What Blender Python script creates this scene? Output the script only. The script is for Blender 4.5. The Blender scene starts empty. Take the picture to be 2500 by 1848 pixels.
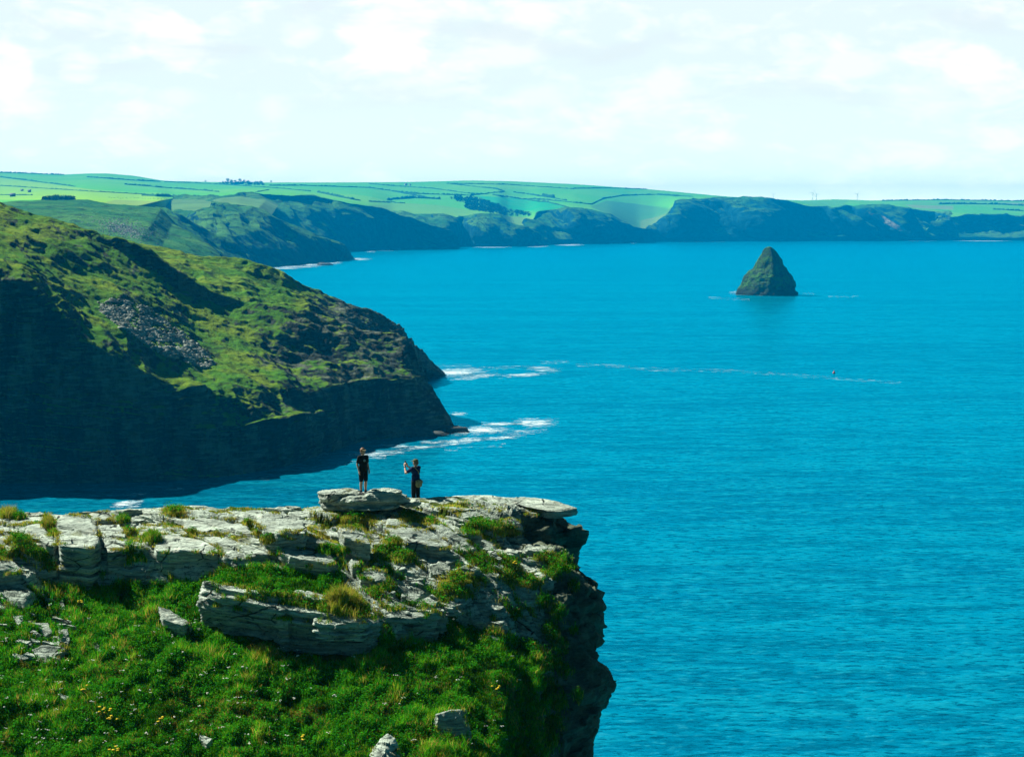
import bpy, bmesh, math, random
import numpy as np
from mathutils import Vector, Matrix
from mathutils.bvhtree import BVHTree

random.seed(7)
RNG = np.random.default_rng(11)
scene = bpy.context.scene
COL = scene.collection

# ------------------------------------------------------------------ camera model
W0, H0, F0 = 2500.0, 1848.0, 4200.0
CAMZ = 90.0
HORIZ = 535.0
PITCH = math.atan((H0 / 2 - HORIZ) / F0)
CP, SP = math.cos(PITCH), math.sin(PITCH)


def ray(px, py):
    a = (np.asarray(px, float) - W0 / 2) / F0
    b = (H0 / 2 - np.asarray(py, float)) / F0
    return np.stack([a + 0 * b, CP + SP * b + 0 * a, -SP + CP * b + 0 * a], -1)


def at_y(px, py, Y):
    d = ray(px, py)
    t = np.asarray(Y, float) / d[..., 1]
    return d * t[..., None] + np.array([0, 0, CAMZ])


def at_z(px, py, z=0.0):
    d = ray(px, py)
    t = (z - CAMZ) / d[..., 2]
    return d * t[..., None] + np.array([0, 0, CAMZ])


def project(P):
    P = np.asarray(P, float)
    x, y, z = P[..., 0], P[..., 1], P[..., 2] - CAMZ
    f = y * CP - z * SP
    u = y * SP + z * CP
    return W0 / 2 + F0 * x / f, H0 / 2 - F0 * u / f


# ------------------------------------------------------------------ noise
def _hash(ix, iy, iz, seed):
    h = (ix.astype(np.int64) * 374761393 + iy.astype(np.int64) * 668265263 + iz.astype(np.int64) * 2147483647 + seed * 974634777) & 0xFFFFFFFF
    h = ((h ^ (h >> 13)) * 1274126177) & 0xFFFFFFFF
    h = ((h ^ (h >> 16)) * 2246822519) & 0xFFFFFFFF
    h = h ^ (h >> 15)
    return (h & 0xFFFFFF) / float(0xFFFFFF)


def vnoise(p, seed=0):
    p = np.asarray(p, float)
    i = np.floor(p).astype(np.int64)
    f = p - i
    u = f * f * f * (f * (f * 6 - 15) + 10)
    r = 0
    for dx in (0, 1):
        wx = u[..., 0] if dx else 1 - u[..., 0]
        for dy in (0, 1):
            wy = u[..., 1] if dy else 1 - u[..., 1]
            for dz in (0, 1):
                wz = u[..., 2] if dz else 1 - u[..., 2]
                r = r + wx * wy * wz * _hash(i[..., 0] + dx, i[..., 1] + dy, i[..., 2] + dz, seed)
    return r * 2 - 1


def fbm(p, octv=5, seed=0, gain=.5, lac=2.03):
    p = np.asarray(p, float)
    a, s, n = 1.0, 0.0, 0.0
    for o in range(octv):
        s = s + a * vnoise(p + 17.3 * o, seed + o)
        n += a
        a *= gain
        p = p * lac
    return s / n


def ridged(p, octv=4, seed=0):
    p = np.asarray(p, float)
    a, s, n = 1.0, 0.0, 0.0
    for o in range(octv):
        s = s + a * (1 - 2 * np.abs(vnoise(p + 9.1 * o, seed + o)))
        n += a
        a *= .5
        p = p * 2.07
    return s / n


def in_poly(px, py, poly):
    px, py = np.asarray(px, float), np.asarray(py, float)
    c = np.zeros(px.shape, bool)
    n = len(poly)
    for i in range(n):
        x0, y0 = poly[i]
        x1, y1 = poly[(i + 1) % n]
        if y0 == y1:
            continue
        t = ((y0 > py) != (y1 > py)) & (px < (x1 - x0) * (py - y0) / (y1 - y0) + x0)
        c ^= t
    return c


def sstep(a, b, x):
    t = np.clip((x - a) / (b - a), 0, 1)
    return t * t * (3 - 2 * t)


# ------------------------------------------------------------------ mesh helpers
def make_mesh(name, verts, faces_list, smooth=True, attrs=None, sharp=None):
    """faces_list: list of int arrays (M,k)."""
    me = bpy.data.meshes.new(name)
    verts = np.asarray(verts, np.float32)
    me.vertices.add(len(verts))
    me.vertices.foreach_set('co', verts.ravel())
    loops = np.concatenate([np.asarray(f).ravel() for f in faces_list]).astype(np.int32)
    starts, off = [], 0
    for f in faces_list:
        m, k = np.asarray(f).shape
        starts.append(off + np.arange(m) * k)
        off += m * k
    starts = np.concatenate(starts).astype(np.int32)
    me.loops.add(len(loops))
    me.loops.foreach_set('vertex_index', loops)
    me.polygons.add(len(starts))
    me.polygons.foreach_set('loop_start', starts)
    if smooth:
        me.polygons.foreach_set('use_smooth', np.ones(len(starts), bool))
    for k, a in (attrs or {}).items():
        a = np.asarray(a, np.float32)
        if a.ndim == 1:
            at = me.attributes.new(k, 'FLOAT', 'POINT')
            at.data.foreach_set('value', a)
        else:
            at = me.attributes.new(k, 'FLOAT_COLOR', 'POINT')
            c = np.ones((len(a), 4), np.float32)
            c[:, :3] = a[:, :3]
            at.data.foreach_set('color', c.ravel())
    me.update(calc_edges=True)
    if sharp is not None:
        me.set_sharp_from_angle(angle=math.radians(sharp))
    return me


def link(name, me, mat=None, parent=None):
    o = bpy.data.objects.new(name, me)
    COL.objects.link(o)
    if mat is not None and me is not None:
        me.materials.clear()
        me.materials.append(mat)
    if parent is not None:
        o.parent = parent
    return o


def tag(o, label=None, cat=None, group=None, kind=None):
    if label: o['label'] = label
    if cat: o['category'] = cat
    if group: o['group'] = group
    if kind: o['kind'] = kind
    return o


def empty(name, loc=(0, 0, 0), rz=0):
    o = bpy.data.objects.new(name, None)
    o.location = loc
    o.rotation_euler = (0, 0, rz)
    o.empty_display_size = .2
    COL.objects.link(o)
    return o


def grid_faces(nr, nc, wrap=False):
    r = np.arange(nr - 1)[:, None]
    c = np.arange(nc if wrap else nc - 1)[None, :]
    c2 = (c + 1) % nc
    a = r * nc + c
    b = r * nc + c2
    return np.stack([a, b, b + nc, a + nc], -1).reshape(-1, 4)


def grid_normals(G):
    du = np.gradient(G, axis=1)
    dv = np.gradient(G, axis=0)
    n = np.cross(du, dv)
    n /= np.linalg.norm(n, axis=-1, keepdims=True) + 1e-9
    return n


def smooth1(G, axis, it):
    for _ in range(it):
        a = np.moveaxis(G, axis, 0)
        b = a.copy()
        b[1:-1] = .25 * a[:-2] + .5 * a[1:-1] + .25 * a[2:]
        G = np.moveaxis(b, 0, axis)
    return G


def loft(rails, nu, row_counts, smu=6, smv=4, dense=None):
    """rails: list of (K,3); nu samples along; row_counts between successive rails."""
    R = []
    K = len(rails[0])
    ts = np.linspace(0, K - 1, nu)
    for r in rails:
        r = np.asarray(r, float)
        R.append(np.stack([np.interp(ts, np.arange(K), r[:, k]) for k in range(3)], -1))
    rows = []
    for a in range(len(R) - 1):
        n = row_counts[a]
        for j in range(n):
            rows.append(R[a] * (1 - j / n) + R[a + 1] * (j / n))
    rows.append(R[-1])
    G = np.stack(rows, 0)
    G = smooth1(G, 1, smu)
    G = smooth1(G, 0, smv)
    return G


# ------------------------------------------------------------------ node helpers
class NT:
    def __init__(s, name):
        s.m = bpy.data.materials.new(name)
        s.m.use_nodes = True
        s.t = s.m.node_tree
        s.t.nodes.clear()
        s.out = s.t.nodes.new('ShaderNodeOutputMaterial')

    def n(s, typ, ins=None, **kw):
        nd = s.t.nodes.new('ShaderNode' + typ)
        for k, v in kw.items():
            setattr(nd, k, v)
        for k, v in (ins or {}).items():
            sock = nd.inputs[k]
            if isinstance(v, bpy.types.NodeSocket):
                s.t.links.new(v, sock)
            else:
                sock.default_value = v
        return nd

    def pos(s, scale=(1, 1, 1), rot=(0, 0, 0), loc=(0, 0, 0)):
        g = s.n('NewGeometry')
        return s.n('Mapping', {'Vector': g.outputs['Position'], 'Scale': scale, 'Rotation': rot, 'Location': loc}).outputs[0]

    def noise(s, vec, scale, detail=5, rough=.55, dist=0.0):
        return s.n('TexNoise', {'Vector': vec, 'Scale': scale, 'Detail': detail, 'Roughness': rough, 'Distortion': dist}).outputs[0]

    def ramp(s, fac, a, b, lo=0.0, hi=1.0):
        return s.n('MapRange', {'Value': fac, 'From Min': a, 'From Max': b, 'To Min': lo, 'To Max': hi}, interpolation_type='SMOOTHSTEP').outputs[0]

    def mix(s, fac, a, b, bt='MIX'):
        nd = s.t.nodes.new('ShaderNodeMix')
        nd.data_type = 'RGBA'
        nd.blend_type = bt
        for k, v in ((0, fac), (6, a), (7, b)):
            if isinstance(v, bpy.types.NodeSocket):
                s.t.links.new(v, nd.inputs[k])
            else:
                nd.inputs[k].default_value = v if k == 0 else (tuple(v) + (1,))[:4]
        return nd.outputs[2]

    def math(s, op, a, b=0.0, clamp=False):
        nd = s.t.nodes.new('ShaderNodeMath')
        nd.operation = op
        nd.use_clamp = clamp
        for k, v in ((0, a), (1, b)):
            if isinstance(v, bpy.types.NodeSocket):
                s.t.links.new(v, nd.inputs[k])
            else:
                nd.inputs[k].default_value = v
        return nd.outputs[0]

    def attr(s, name, what=2):
        return s.n('Attribute', attribute_name=name).outputs[what]

    def nz(s):
        g = s.n('NewGeometry')
        return s.n('SeparateXYZ', {0: g.outputs['Normal']}).outputs[2]

    def bump(s, h, strength, dist):
        return s.n('Bump', {'Height': h, 'Strength': strength, 'Distance': dist}).outputs[0]

    def principled(s, col, rough=.9, spec=.2, normal=None, **kw):
        ins = {'Base Color': col if isinstance(col, bpy.types.NodeSocket) else (tuple(col) + (1,))[:4], 'Roughness': rough, 'Specular IOR Level': spec}
        if normal is not None: ins['Normal'] = normal
        ins.update(kw)
        p = s.n('BsdfPrincipled', ins)
        s.t.links.new(p.outputs[0], s.out.inputs[0])
        return s.m


def simple(name, col, rough=.8, spec=.2, var=.25, scale=20.0):
    t = NT(name)
    f = t.noise(t.pos(), scale, 3)
    c = t.mix(t.ramp(f, .3, .7), tuple(x * (1 - var) for x in col), tuple(min(1, x * (1 + var)) for x in col))
    return t.principled(c, rough, spec)


# foreground stone
def mat_rock(name='pale_stone', dark=1.0):
    t = NT(name)
    p = t.pos()
    big = t.noise(p, .55, 4)
    c = t.mix(t.ramp(big, .35, .65), (.38 * dark, .46 * dark, .38 * dark), (.55 * dark, .655 * dark, .535 * dark))
    st = t.noise(t.pos((1.0, .8, 7.0), (0, math.radians(8), 0)), 1.6, 6, .65)
    c = t.mix(t.ramp(st, .36, .52, .7, 0), c, (.14 * dark, .17 * dark, .14 * dark))
    fine = t.noise(p, 9, 6, .7)
    c = t.mix(t.ramp(fine, .46, .32, 0, .8), c, (.075, .095, .08))
    li = t.noise(p, 2.3, 6, .7)
    c = t.mix(t.ramp(li, .56, .66, 0, .75), c, (.64, .68, .54))
    cr = t.n('TexVoronoi', {'Vector': t.pos((1, .55, 2.5), (0, 0, .5)), 'Scale': .75}, feature='DISTANCE_TO_EDGE').outputs[0]
    crm = t.ramp(cr, .0, .035, 1, 0)
    brk = t.ramp(t.noise(p, 1.3, 2), .5, .62)
    crm = t.math('MULTIPLY', crm, brk)
    c = t.mix(crm, c, (.03, .04, .035))
    moss = t.math('MULTIPLY', t.ramp(t.noise(p, 1.1, 5, .65), .57, .68), t.ramp(t.nz(), .2, .8))
    c = t.mix(t.math('MULTIPLY', moss, .7), c, (.12, .14, .03))
    h = t.math('ADD', t.math('MULTIPLY', st, .6), t.math('MULTIPLY', fine, .35))
    h = t.math('SUBTRACT', h, t.math('MULTIPLY', crm, .6))
    lam = t.noise(t.pos((.7, .6, 15.0), (0, math.radians(8), 0)), 1.0, 4, .6)
    h = t.math('ADD', h, t.math('MULTIPLY', t.ramp(lam, .4, .5), .25))
    vo = t.n('TexVoronoi', {'Vector': t.pos((1.1, 2.0, 5.0), (0, math.radians(8), .5)), 'Scale': 1.0, 'Randomness': 1.0})
    fl = t.n('SeparateXYZ', {0: vo.outputs['Color']}).outputs[0]
    h = t.math('ADD', h, t.math('MULTIPLY', fl, .5))
    c = t.mix(t.ramp(fl, .0, 1.0, .0, .28), c, (.16, .19, .16))
    return t.principled(c, .92, .12, t.bump(h, 1.0, .18))


def mat_base():
    """foreground ground sheet: soil/turf where g=1, stone where g=0, cliff stone with painted-in shade where k=1"""
    t = NT('cliff_turf_and_stone')
    p = t.pos()
    g = t.attr('g')
    fine = t.noise(p, 9, 6, .7)
    st = t.noise(t.pos((1.0, .8, 8.0), (0, math.radians(8), 0)), 1.5, 6, .65)
    rock = t.mix(t.ramp(t.noise(p, .8, 5), .35, .65), (.345, .425, .345), (.55, .65, .53))
    rock = t.mix(t.ramp(st, .36, .56, .85, 0), rock, (.055, .075, .06))
    rock = t.mix(t.ramp(fine, .48, .36, 0, .8), rock, (.06, .075, .06))
    turf = t.mix(t.ramp(t.noise(p, 1.7, 5), .4, .6), (.035, .085, .006), (.11, .13, .018))
    f = t.math('ADD', g, t.math('MULTIPLY', t.math('SUBTRACT', t.noise(p, 3.0, 6, .7), .5), 1.3))
    c = t.mix(t.ramp(f, .4, .6), rock, turf)
    shade_tone = t.mix(t.ramp(t.noise(p, 1.1, 6, .7), .4, .62), (.040, .062, .036), (.13, .155, .095))
    c = t.mix(t.math('MULTIPLY', t.attr('k'), .9), c, shade_tone)  # shade of the seaward face and overhang, painted into the stone colour
    vo = t.n('TexVoronoi', {'Vector': t.pos((1.1, 2.0, 5.0), (0, math.radians(8), .5)), 'Scale': 1.0})
    fl = t.n('SeparateXYZ', {0: vo.outputs['Color']}).outputs[0]
    h = t.math('ADD', t.math('MULTIPLY', st, .6), t.math('MULTIPLY', fine, .4))
    h = t.math('ADD', h, t.math('MULTIPLY', fl, .4))
    return t.principled(c, .95, .08, t.bump(h, .9, .2))


def mat_blades(name):
    t = NT(name)
    c = t.attr('col', 0)
    d = t.n('BsdfDiffuse', {'Color': c})
    tr = t.n('BsdfTranslucent', {'Color': t.mix(.0, c, c)})
    m = t.n('MixShader', {0: .28, 1: d.outputs[0], 2: tr.outputs[0]})
    t.t.links.new(m.outputs[0], t.out.inputs[0])
    return t.m


def mat_headland():
    t = NT('headland_grass_and_rock')
    p = t.pos()
    nz = t.nz()
    n1 = t.noise(p, .045, 6, .62)
    n2 = t.noise(t.pos((1, 1, 1)), .35, 6, .7)
    grass = t.mix(t.ramp(n1, .4, .62), (.062, .20, .006), (.17, .27, .010))
    grass = t.mix(t.ramp(n2, .50, .34, 0, .65), grass, (.016, .045, .006))
    heath = t.noise(t.pos((1, 1, 1.5), (0, 0, .4)), .075, 7, .68)
    grass = t.mix(t.ramp(heath, .54, .66, 0, .8), grass, (.022, .045, .009))
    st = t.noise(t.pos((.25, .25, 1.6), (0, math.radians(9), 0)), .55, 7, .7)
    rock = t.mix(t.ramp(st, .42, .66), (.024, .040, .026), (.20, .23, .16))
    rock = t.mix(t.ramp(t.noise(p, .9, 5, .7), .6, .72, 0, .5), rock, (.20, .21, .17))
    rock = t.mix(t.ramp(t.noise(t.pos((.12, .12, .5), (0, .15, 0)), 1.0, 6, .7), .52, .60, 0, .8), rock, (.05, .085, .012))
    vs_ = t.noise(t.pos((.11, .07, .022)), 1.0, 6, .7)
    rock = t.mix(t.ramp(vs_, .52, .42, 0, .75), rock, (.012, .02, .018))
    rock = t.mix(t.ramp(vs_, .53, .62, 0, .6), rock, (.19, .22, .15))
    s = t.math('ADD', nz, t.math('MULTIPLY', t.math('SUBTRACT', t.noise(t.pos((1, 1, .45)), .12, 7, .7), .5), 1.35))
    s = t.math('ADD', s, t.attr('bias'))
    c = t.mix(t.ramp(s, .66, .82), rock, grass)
    h = t.math('ADD', t.math('MULTIPLY', t.noise(p, .5, 8, .72), 1.0), t.math('MULTIPLY', st, .5))
    return t.principled(c, .95, .05, t.bump(h, 1.0, 1.6))


def mat_coast():
    t = NT('far_cliff_grass_and_rock')
    p = t.pos()
    nz = t.nz()
    n2 = t.noise(p, .035, 7, .72)
    grass = t.mix(t.ramp(t.noise(p, .006, 6, .6), .4, .6), (.03, .17, .03), (.09, .26, .04))
    grass = t.mix(t.ramp(n2, .52, .38, 0, .8), grass, (.02, .06, .02))
    rock = t.mix(t.ramp(n2, .42, .62), (.0, .040, .070), (.012, .095, .10))  # blue of the distance haze is partly put into the rock colour
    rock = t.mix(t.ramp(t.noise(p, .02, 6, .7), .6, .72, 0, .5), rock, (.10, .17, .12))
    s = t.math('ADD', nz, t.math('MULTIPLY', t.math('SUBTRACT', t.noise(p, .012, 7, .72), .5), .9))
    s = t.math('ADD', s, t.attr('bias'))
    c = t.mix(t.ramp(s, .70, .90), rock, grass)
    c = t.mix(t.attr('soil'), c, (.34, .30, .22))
    return t.principled(c, .95, .03, t.bump(t.noise(p, .04, 8, .75), 1.0, 14.0))


def mat_fields():
    t = NT('green_fields')
    p = t.pos()
    c = t.attr('col', 0)
    n = t.noise(p, .01, 6, .7)
    c = t.mix(t.ramp(n, .35, .65, .0, .30), c, (.12, .30, .04))
    n2 = t.noise(p, .05, 6, .75)
    c = t.mix(t.ramp(n2, .5, .36, 0, .3), c, (.04, .14, .03))
    return t.principled(c, .95, .02)


def mat_sea():
    t = NT('sea_water')
    lanes = t.noise(t.pos((.0016, .010, 1)), 1.0, 6, .6)
    lanes2 = t.noise(t.pos((.012, .05, 1), (0, 0, .06)), 1.0, 6, .65)
    c = t.mix(t.ramp(lanes, .40, .60), (.0, .138, .25), (.0, .222, .345))
    c = t.mix(t.ramp(lanes2, .48, .62, 0, .75), c, (.002, .24, .345))
    c = t.mix(t.ramp(lanes2, .48, .36, 0, .5), c, (.0, .085, .145))
    w1 = t.noise(t.pos((.30, .62, 1), (0, 0, .10)), 1.0, 6, .66)
    w2 = t.noise(t.pos((.06, .16, 1), (0, 0, -.12)), 1.0, 5, .6)
    w3 = t.noise(t.pos((1.1, 2.2, 1), (0, 0, .2)), 1.0, 4, .6)
    c = t.mix(t.ramp(w2, .50, .38, 0, .7), c, (.0, .085, .155))
    c = t.mix(t.ramp(w2, .52, .62, 0, .65), c, (.004, .27, .37))
    tr = t.ramp(w1, .50, .38, 0, .95)
    c = t.mix(tr, c, (.0, .055, .105))
    cap = t.ramp(w1, .55, .66, 0, .6)
    c = t.mix(cap, c, (.02, .32, .42))
    cap = t.ramp(w3, .60, .76, 0, .4)
    c = t.mix(cap, c, (.03, .32, .40))
    h = t.math('ADD', t.math('MULTIPLY', w1, .9), t.math('MULTIPLY', w2, 2.0))
    h = t.math('ADD', h, t.math('MULTIPLY', w3, .22))
    nrm = t.bump(h, 1.0, .55)
    nrm2 = t.bump(h, .4, .5)
    d = t.n('BsdfDiffuse', {'Color': c, 'Normal': nrm})
    g = t.n('BsdfGlossy', {'Color': (.0, .68, .96, 1), 'Roughness': .24, 'Normal': nrm2})
    lw = t.n('LayerWeight', {'Blend': .22, 'Normal': nrm2})
    f = t.math('MULTIPLY', lw.outputs[1], .80)
    m = t.n('MixShader', {0: f, 1: d.outputs[0], 2: g.outputs[0]})
    t.t.links.new(m.outputs[0], t.out.inputs[0])
    return t.m


def mat_foam():
    t = NT('white_foam')
    f = t.attr('fade')
    n = t.noise(t.pos((.20, .75, 1)), 1.0, 9, .8)
    n2 = t.noise(t.pos((.05, .12, 1)), 1.0, 4, .6)
    a = t.math('ADD', f, t.math('MULTIPLY', t.math('SUBTRACT', n, .5), 4.2))
    a = t.math('ADD', a, t.math('MULTIPLY', t.math('SUBTRACT', n2, .5), 1.2))
    al = t.ramp(a, .30, .58, 0, .95)
    d = t.n('BsdfDiffuse', {'Color': (.62, .78, .80, 1)})
    tr = t.n('BsdfTransparent')
    m = t.n('MixShader', {0: al, 1: tr.outputs[0], 2: d.outputs[0]})
    t.t.links.new(m.outputs[0], t.out.inputs[0])
    return t.m


M = {}
M['rock'] = mat_rock()
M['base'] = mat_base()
M['blades'] = mat_blades('grass_blades')
M['headland'] = mat_headland()
M['coast'] = mat_coast()
M['fields'] = mat_fields()
M['sea'] = mat_sea()
M['foam'] = mat_foam()
M['hedge'] = simple('hedge_leaves', (.018, .10, .05), .95, .03, .4, .05)
M['wood'] = simple('wood_leaves', (.012, .055, .04), .95, .03, .5, .05)
M['darkrock'] = simple('wet_dark_rock', (.06, .07, .06), .85, .2, .5, .4)
M['scree'] = simple('grey_slate', (.25, .28, .23), .85, .15, .5, .6)

# ------------------------------------------------------------------ SEA
sx = np.array([-16000, -4000, -1500, -600, -200, 0, 200, 600, 1500, 4000, 16000.])
sy = np.array([-300, 0, 150, 400, 800, 1600, 3200, 6400, 12000, 20000.])
X, Yy = np.meshgrid(sx, sy)
V = np.stack([X, Yy, 0 * X], -1).reshape(-1, 3)
o = link('sea', make_mesh('sea', V, [grid_faces(len(sy), len(sx))]), M['sea'])
tag(o, 'rippled turquoise sea filling the bay', 'sea', kind='structure')

# foam patches: (px, py, halfwidth px, halfheight px, tilt)
FOAM = [(1165, 1051, 75, 9, -.03), (1085, 1056, 40, 5, -.06), (1305, 1032, 48, 9, 0), (1225, 1035, 40, 4, -.03), (1120, 1010, 18, 4, 0), (1058, 989, 16, 5, .1), (1060, 998, 10, 3, .1),
        (1110, 910, 70, 10, -.05), (1060, 919, 50, 4, 0), (1160, 918, 50, 6, -.1), (1095, 893, 45, 3, 0), (1325, 901, 40, 5, .12), (1280, 915, 50, 4, -.1), (1355, 884, 28, 3, -.05), (1255, 897, 40, 3, 0),
        (1210, 899, 25, 3, 0), (1480, 893, 60, 3, .05), (1600, 902, 50, 3, .08), (1700, 903, 90, 2.5, .05), (1880, 912, 120, 2.5, .08), (2050, 925, 120, 2, .08),
        (1120, 1078, 60, 6, -.15), (1230, 1068, 45, 4, -.12), (1060, 1080, 30, 4, 0), (1000, 1095, 60, 4, -.12), (920, 1106, 60, 5, -.08), (960, 1088, 30, 5, 0), (1160, 1092, 60, 3, -.1), (1280, 1055, 50, 5, -.1),
        (780, 1112, 25, 5, -.2), (650, 1167, 14, 4, -.1), (335, 1205, 30, 4, -.05), (255, 1210, 30, 3, 0), (310, 1231, 34, 7, -.15), (420, 1192, 24, 3, 0), (880, 1125, 50, 3, -.2), (120, 1178, 60, 3, 0),
        (1812, 715, 26, 3.5, .02), (1852, 719, 24, 2.4, .06), (1825, 717, 30, 3, .02), (1975, 717, 12, 1.6, 0), (1780, 729, 40, 2, .06), (2060, 724, 30, 1.4, 0),
        (760, 647, 50, 3, -.05), (720, 651, 50, 2.5, 0), (800, 641, 30, 4, 0), (820, 633, 26, 3, 0), (865, 633, 35, 2.5, 0), (690, 655, 40, 2, 0), (905, 610, 14, 5, 0), (935, 611, 30, 2, 0), (975, 608, 10, 1.6, 0),
        (1030, 606, 40, 2, 0), (1200, 603, 40, 2, 0), (1310, 601, 25, 2.4, 0), (1325, 595, 12, 1.6, 0), (1390, 598, 30, 2, 0), (1500, 593, 20, 1.6, 0), (1545, 593, 10, 1.6, 0), (1700, 590, 60, 1.3, 0), (2240, 588, 40, 1.2, 0), (2400, 588, 60, 1.2, 0)]
fv, ff, fa, off = [], [], [], 0
for (cx, cy, hw, hh, tl) in FOAM:
    nx, ny = 33, 13
    U, Vv = np.meshgrid(np.linspace(-1, 1, nx), np.linspace(-1, 1, ny))
    px = cx + U * hw * 1.25
    py = np.maximum(cy + Vv * hh * 1.4 + U * hw * tl, 570)
    P = at_z(px, py, .12)
    fade = np.clip(1.0 - (U ** 2 + Vv ** 2), -.3, 1) * ((.50 if cy < 700 or cx < 1870 and cy < 722 else -.05) if cy < 730 else .48 if hh >= 7 else .33 if hh >= 4 else .06 if hh >= 2.8 else -.08)
    fv.append(P.reshape(-1, 3)); fa.append(fade.ravel())
    ff.append(grid_faces(ny, nx) + off); off += nx * ny
o = link('sea_foam', make_mesh('sea_foam', np.concatenate(fv), [np.concatenate(ff)], attrs={'fade': np.concatenate(fa)}), M['foam'])
tag(o, 'white foam streaks on the sea around the rocks', 'foam', kind='stuff')


# ------------------------------------------------------------------ FAR COAST
SKY = [(-3600, 400), (-1500, 415), (-500, 425), (0, 421), (150, 427), (215, 424), (265, 424), (330, 430), (400, 442), (560, 446), (800, 446), (1000, 445), (1150, 441), (1250, 443), (1400, 450), (1600, 464), (1770, 480), (1870, 486), (1960, 490), (2040, 487), (2130, 490), (2300, 487), (2500, 491), (3000, 496), (4200, 500)]
# coast-side edge of the fields: (px, py, Y)
EDGE = [(-3600, 520, 2500), (-1500, 510, 2600), (-500, 505, 2700), (0, 503, 2700), (100, 494, 2650), (215, 493, 2700), (268, 499, 2720), (335, 504, 2750), (385, 492, 3200), (420, 485, 4750), (540, 481, 4800), (585, 476.5, 4850), (650, 477, 4900), (720, 480, 5000), (790, 489, 5100), (860, 499, 5150), (902, 507, 5300), (956, 520, 5950), (1134, 532, 6050), (1219, 531, 6000), (1240, 552, 6200), (1285, 556, 6300), (1317, 521, 6600), (1400, 510, 6700), (1445, 515, 6750), (1490, 525, 6800), (1560, 566, 6900), (1600, 560, 7000), (1650, 495, 7200), (1740, 484, 7250), (1900, 491, 7300), (1967, 502, 7350), (2034, 514, 7350), (2099, 506, 7450), (2200, 511, 7500), (2310, 528, 7500), (2356, 528, 7450), (2464, 531, 7450), (3000, 560, 7500), (4200, 560, 7500)]
_sk = np.array(SKY, float); _ed = np.array(EDGE, float)


def field_Y(px, py):
    s = np.interp(px, _sk[:, 0], _sk[:, 1])
    e = np.interp(px, _ed[:, 0], _ed[:, 1]); ye = np.interp(px, _ed[:, 0], _ed[:, 2])
    t = np.clip((e - py) / (e - s), 0, 1)
    return ye + (9600 - ye) * t ** 1.15


nu, nv = 620, 110
px = np.concatenate([np.linspace(-3600, -520, 80), np.linspace(-500, 3000, 560), np.linspace(3030, 4200, 30)])[None, :] + np.zeros((nv, 1))
nu = px.shape[1]
t = np.linspace(0, 1, nv)[:, None]
s_ = np.interp(px, _sk[:, 0], _sk[:, 1]); e_ = np.interp(px, _ed[:, 0], _ed[:, 1])
py = e_ + (s_ - e_) * t
P = at_y(px, py, field_Y(px, py))
G = smooth1(smooth1(P, 1, 3), 0, 2)
back = G[-1:].copy(); back[..., 1] += 1500; back[..., 2] -= 150
front = G[:1].copy(); front[..., 2] -= 60
front2 = front.copy(); front2[..., 2] = -10
G2 = np.concatenate([front2, front, G, back], 0)
pxf, pyf = project(G2)
# field colours (each field its own crop)
gA, gB, gC, gD = (.125, .45, .03), (.25, .50, .02), (.075, .41, .03), (.22, .30, .11)
cell = G2.copy()
w = np.stack([cell[..., 0] / 330 + .4 * fbm(cell / 500, 2, 3), cell[..., 1] / 700 + .4 * fbm(cell / 500, 2, 5), 0 * cell[..., 0]], -1)
h1 = _hash(np.floor(w[..., 0]).astype(int), np.floor(w[..., 1]).astype(int), np.zeros(w.shape[:2], int), 5)
col = np.zeros(G2.shape)
for k in range(3):
    col[..., k] = gA[k] + (gC[k] - gA[k]) * h1
lightm = sstep(-.1, .5, fbm(G2 / 900, 3, 9))
for k in range(3):
    col[..., k] = col[..., k] * (1 - .25 * lightm) + gB[k] * .25 * lightm
FIELDS = [([(-400, 440), (0, 434), (110, 448), (230, 464), (350, 476), (410, 486), (390, 500), (250, 496), (100, 488), (-400, 490)], gB, .85),
          ([(1160, 478), (1300, 487), (1340, 494), (1381, 505), (1315, 518), (1236, 512), (1200, 496)], (.012, .34, .11), .95),
          ([(870, 505), (990, 496), (1080, 502), (1180, 520), (1200, 530), (950, 525)], (.14, .34, .05), .7),
          ([(1215, 528), (1325, 532), (1300, 560), (1240, 552)], (.17, .33, .05), .9),
          ([(2210, 500), (2330, 503), (2325, 513), (2230, 508)], (.26, .27, .15), .7),
          ([(2430, 495), (2560, 496), (2560, 502), (2430, 500)], (.24, .26, .16), .7),
          ([(1955, 492), (2070, 490), (2050, 515), (1990, 506)], (.10, .34, .08), .7),
          ([(2225, 494), (2420, 490), (2420, 498), (2230, 500)], (.13, .36, .06), .8),
          ([(280, 488), (410, 492), (400, 505), (330, 503), (250, 497)], (.20, .26, .07), .7),
          ([(420, 490), (515, 489), (520, 512), (400, 515)], (.09, .22, .05), .8),
          ([(1480, 490), (1650, 510), (1580, 566), (1500, 530), (1440, 505)], (.06, .19, .06), .8),
          ([(1560, 540), (1640, 520), (1590, 565), (1560, 562)], (.17, .27, .07), .8)]
for poly, c_, a_ in FIELDS:
    m_ = in_poly(pxf, pyf, poly)
    col[m_] = col[m_] * (1 - a_) + np.array(c_) * a_
G2n = G2.copy()
o = link('hills', make_mesh('hills', G2n.reshape(-1, 3), [grid_faces(*G2.shape[:2])], attrs={'col': col.reshape(-1, 3)}), M['fields'])
tag(o, 'patchwork of bright green fields on the far hills', 'hills', kind='structure')


def field_pt(px, py):
    return at_y(px, py, field_Y(px, py))


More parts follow.
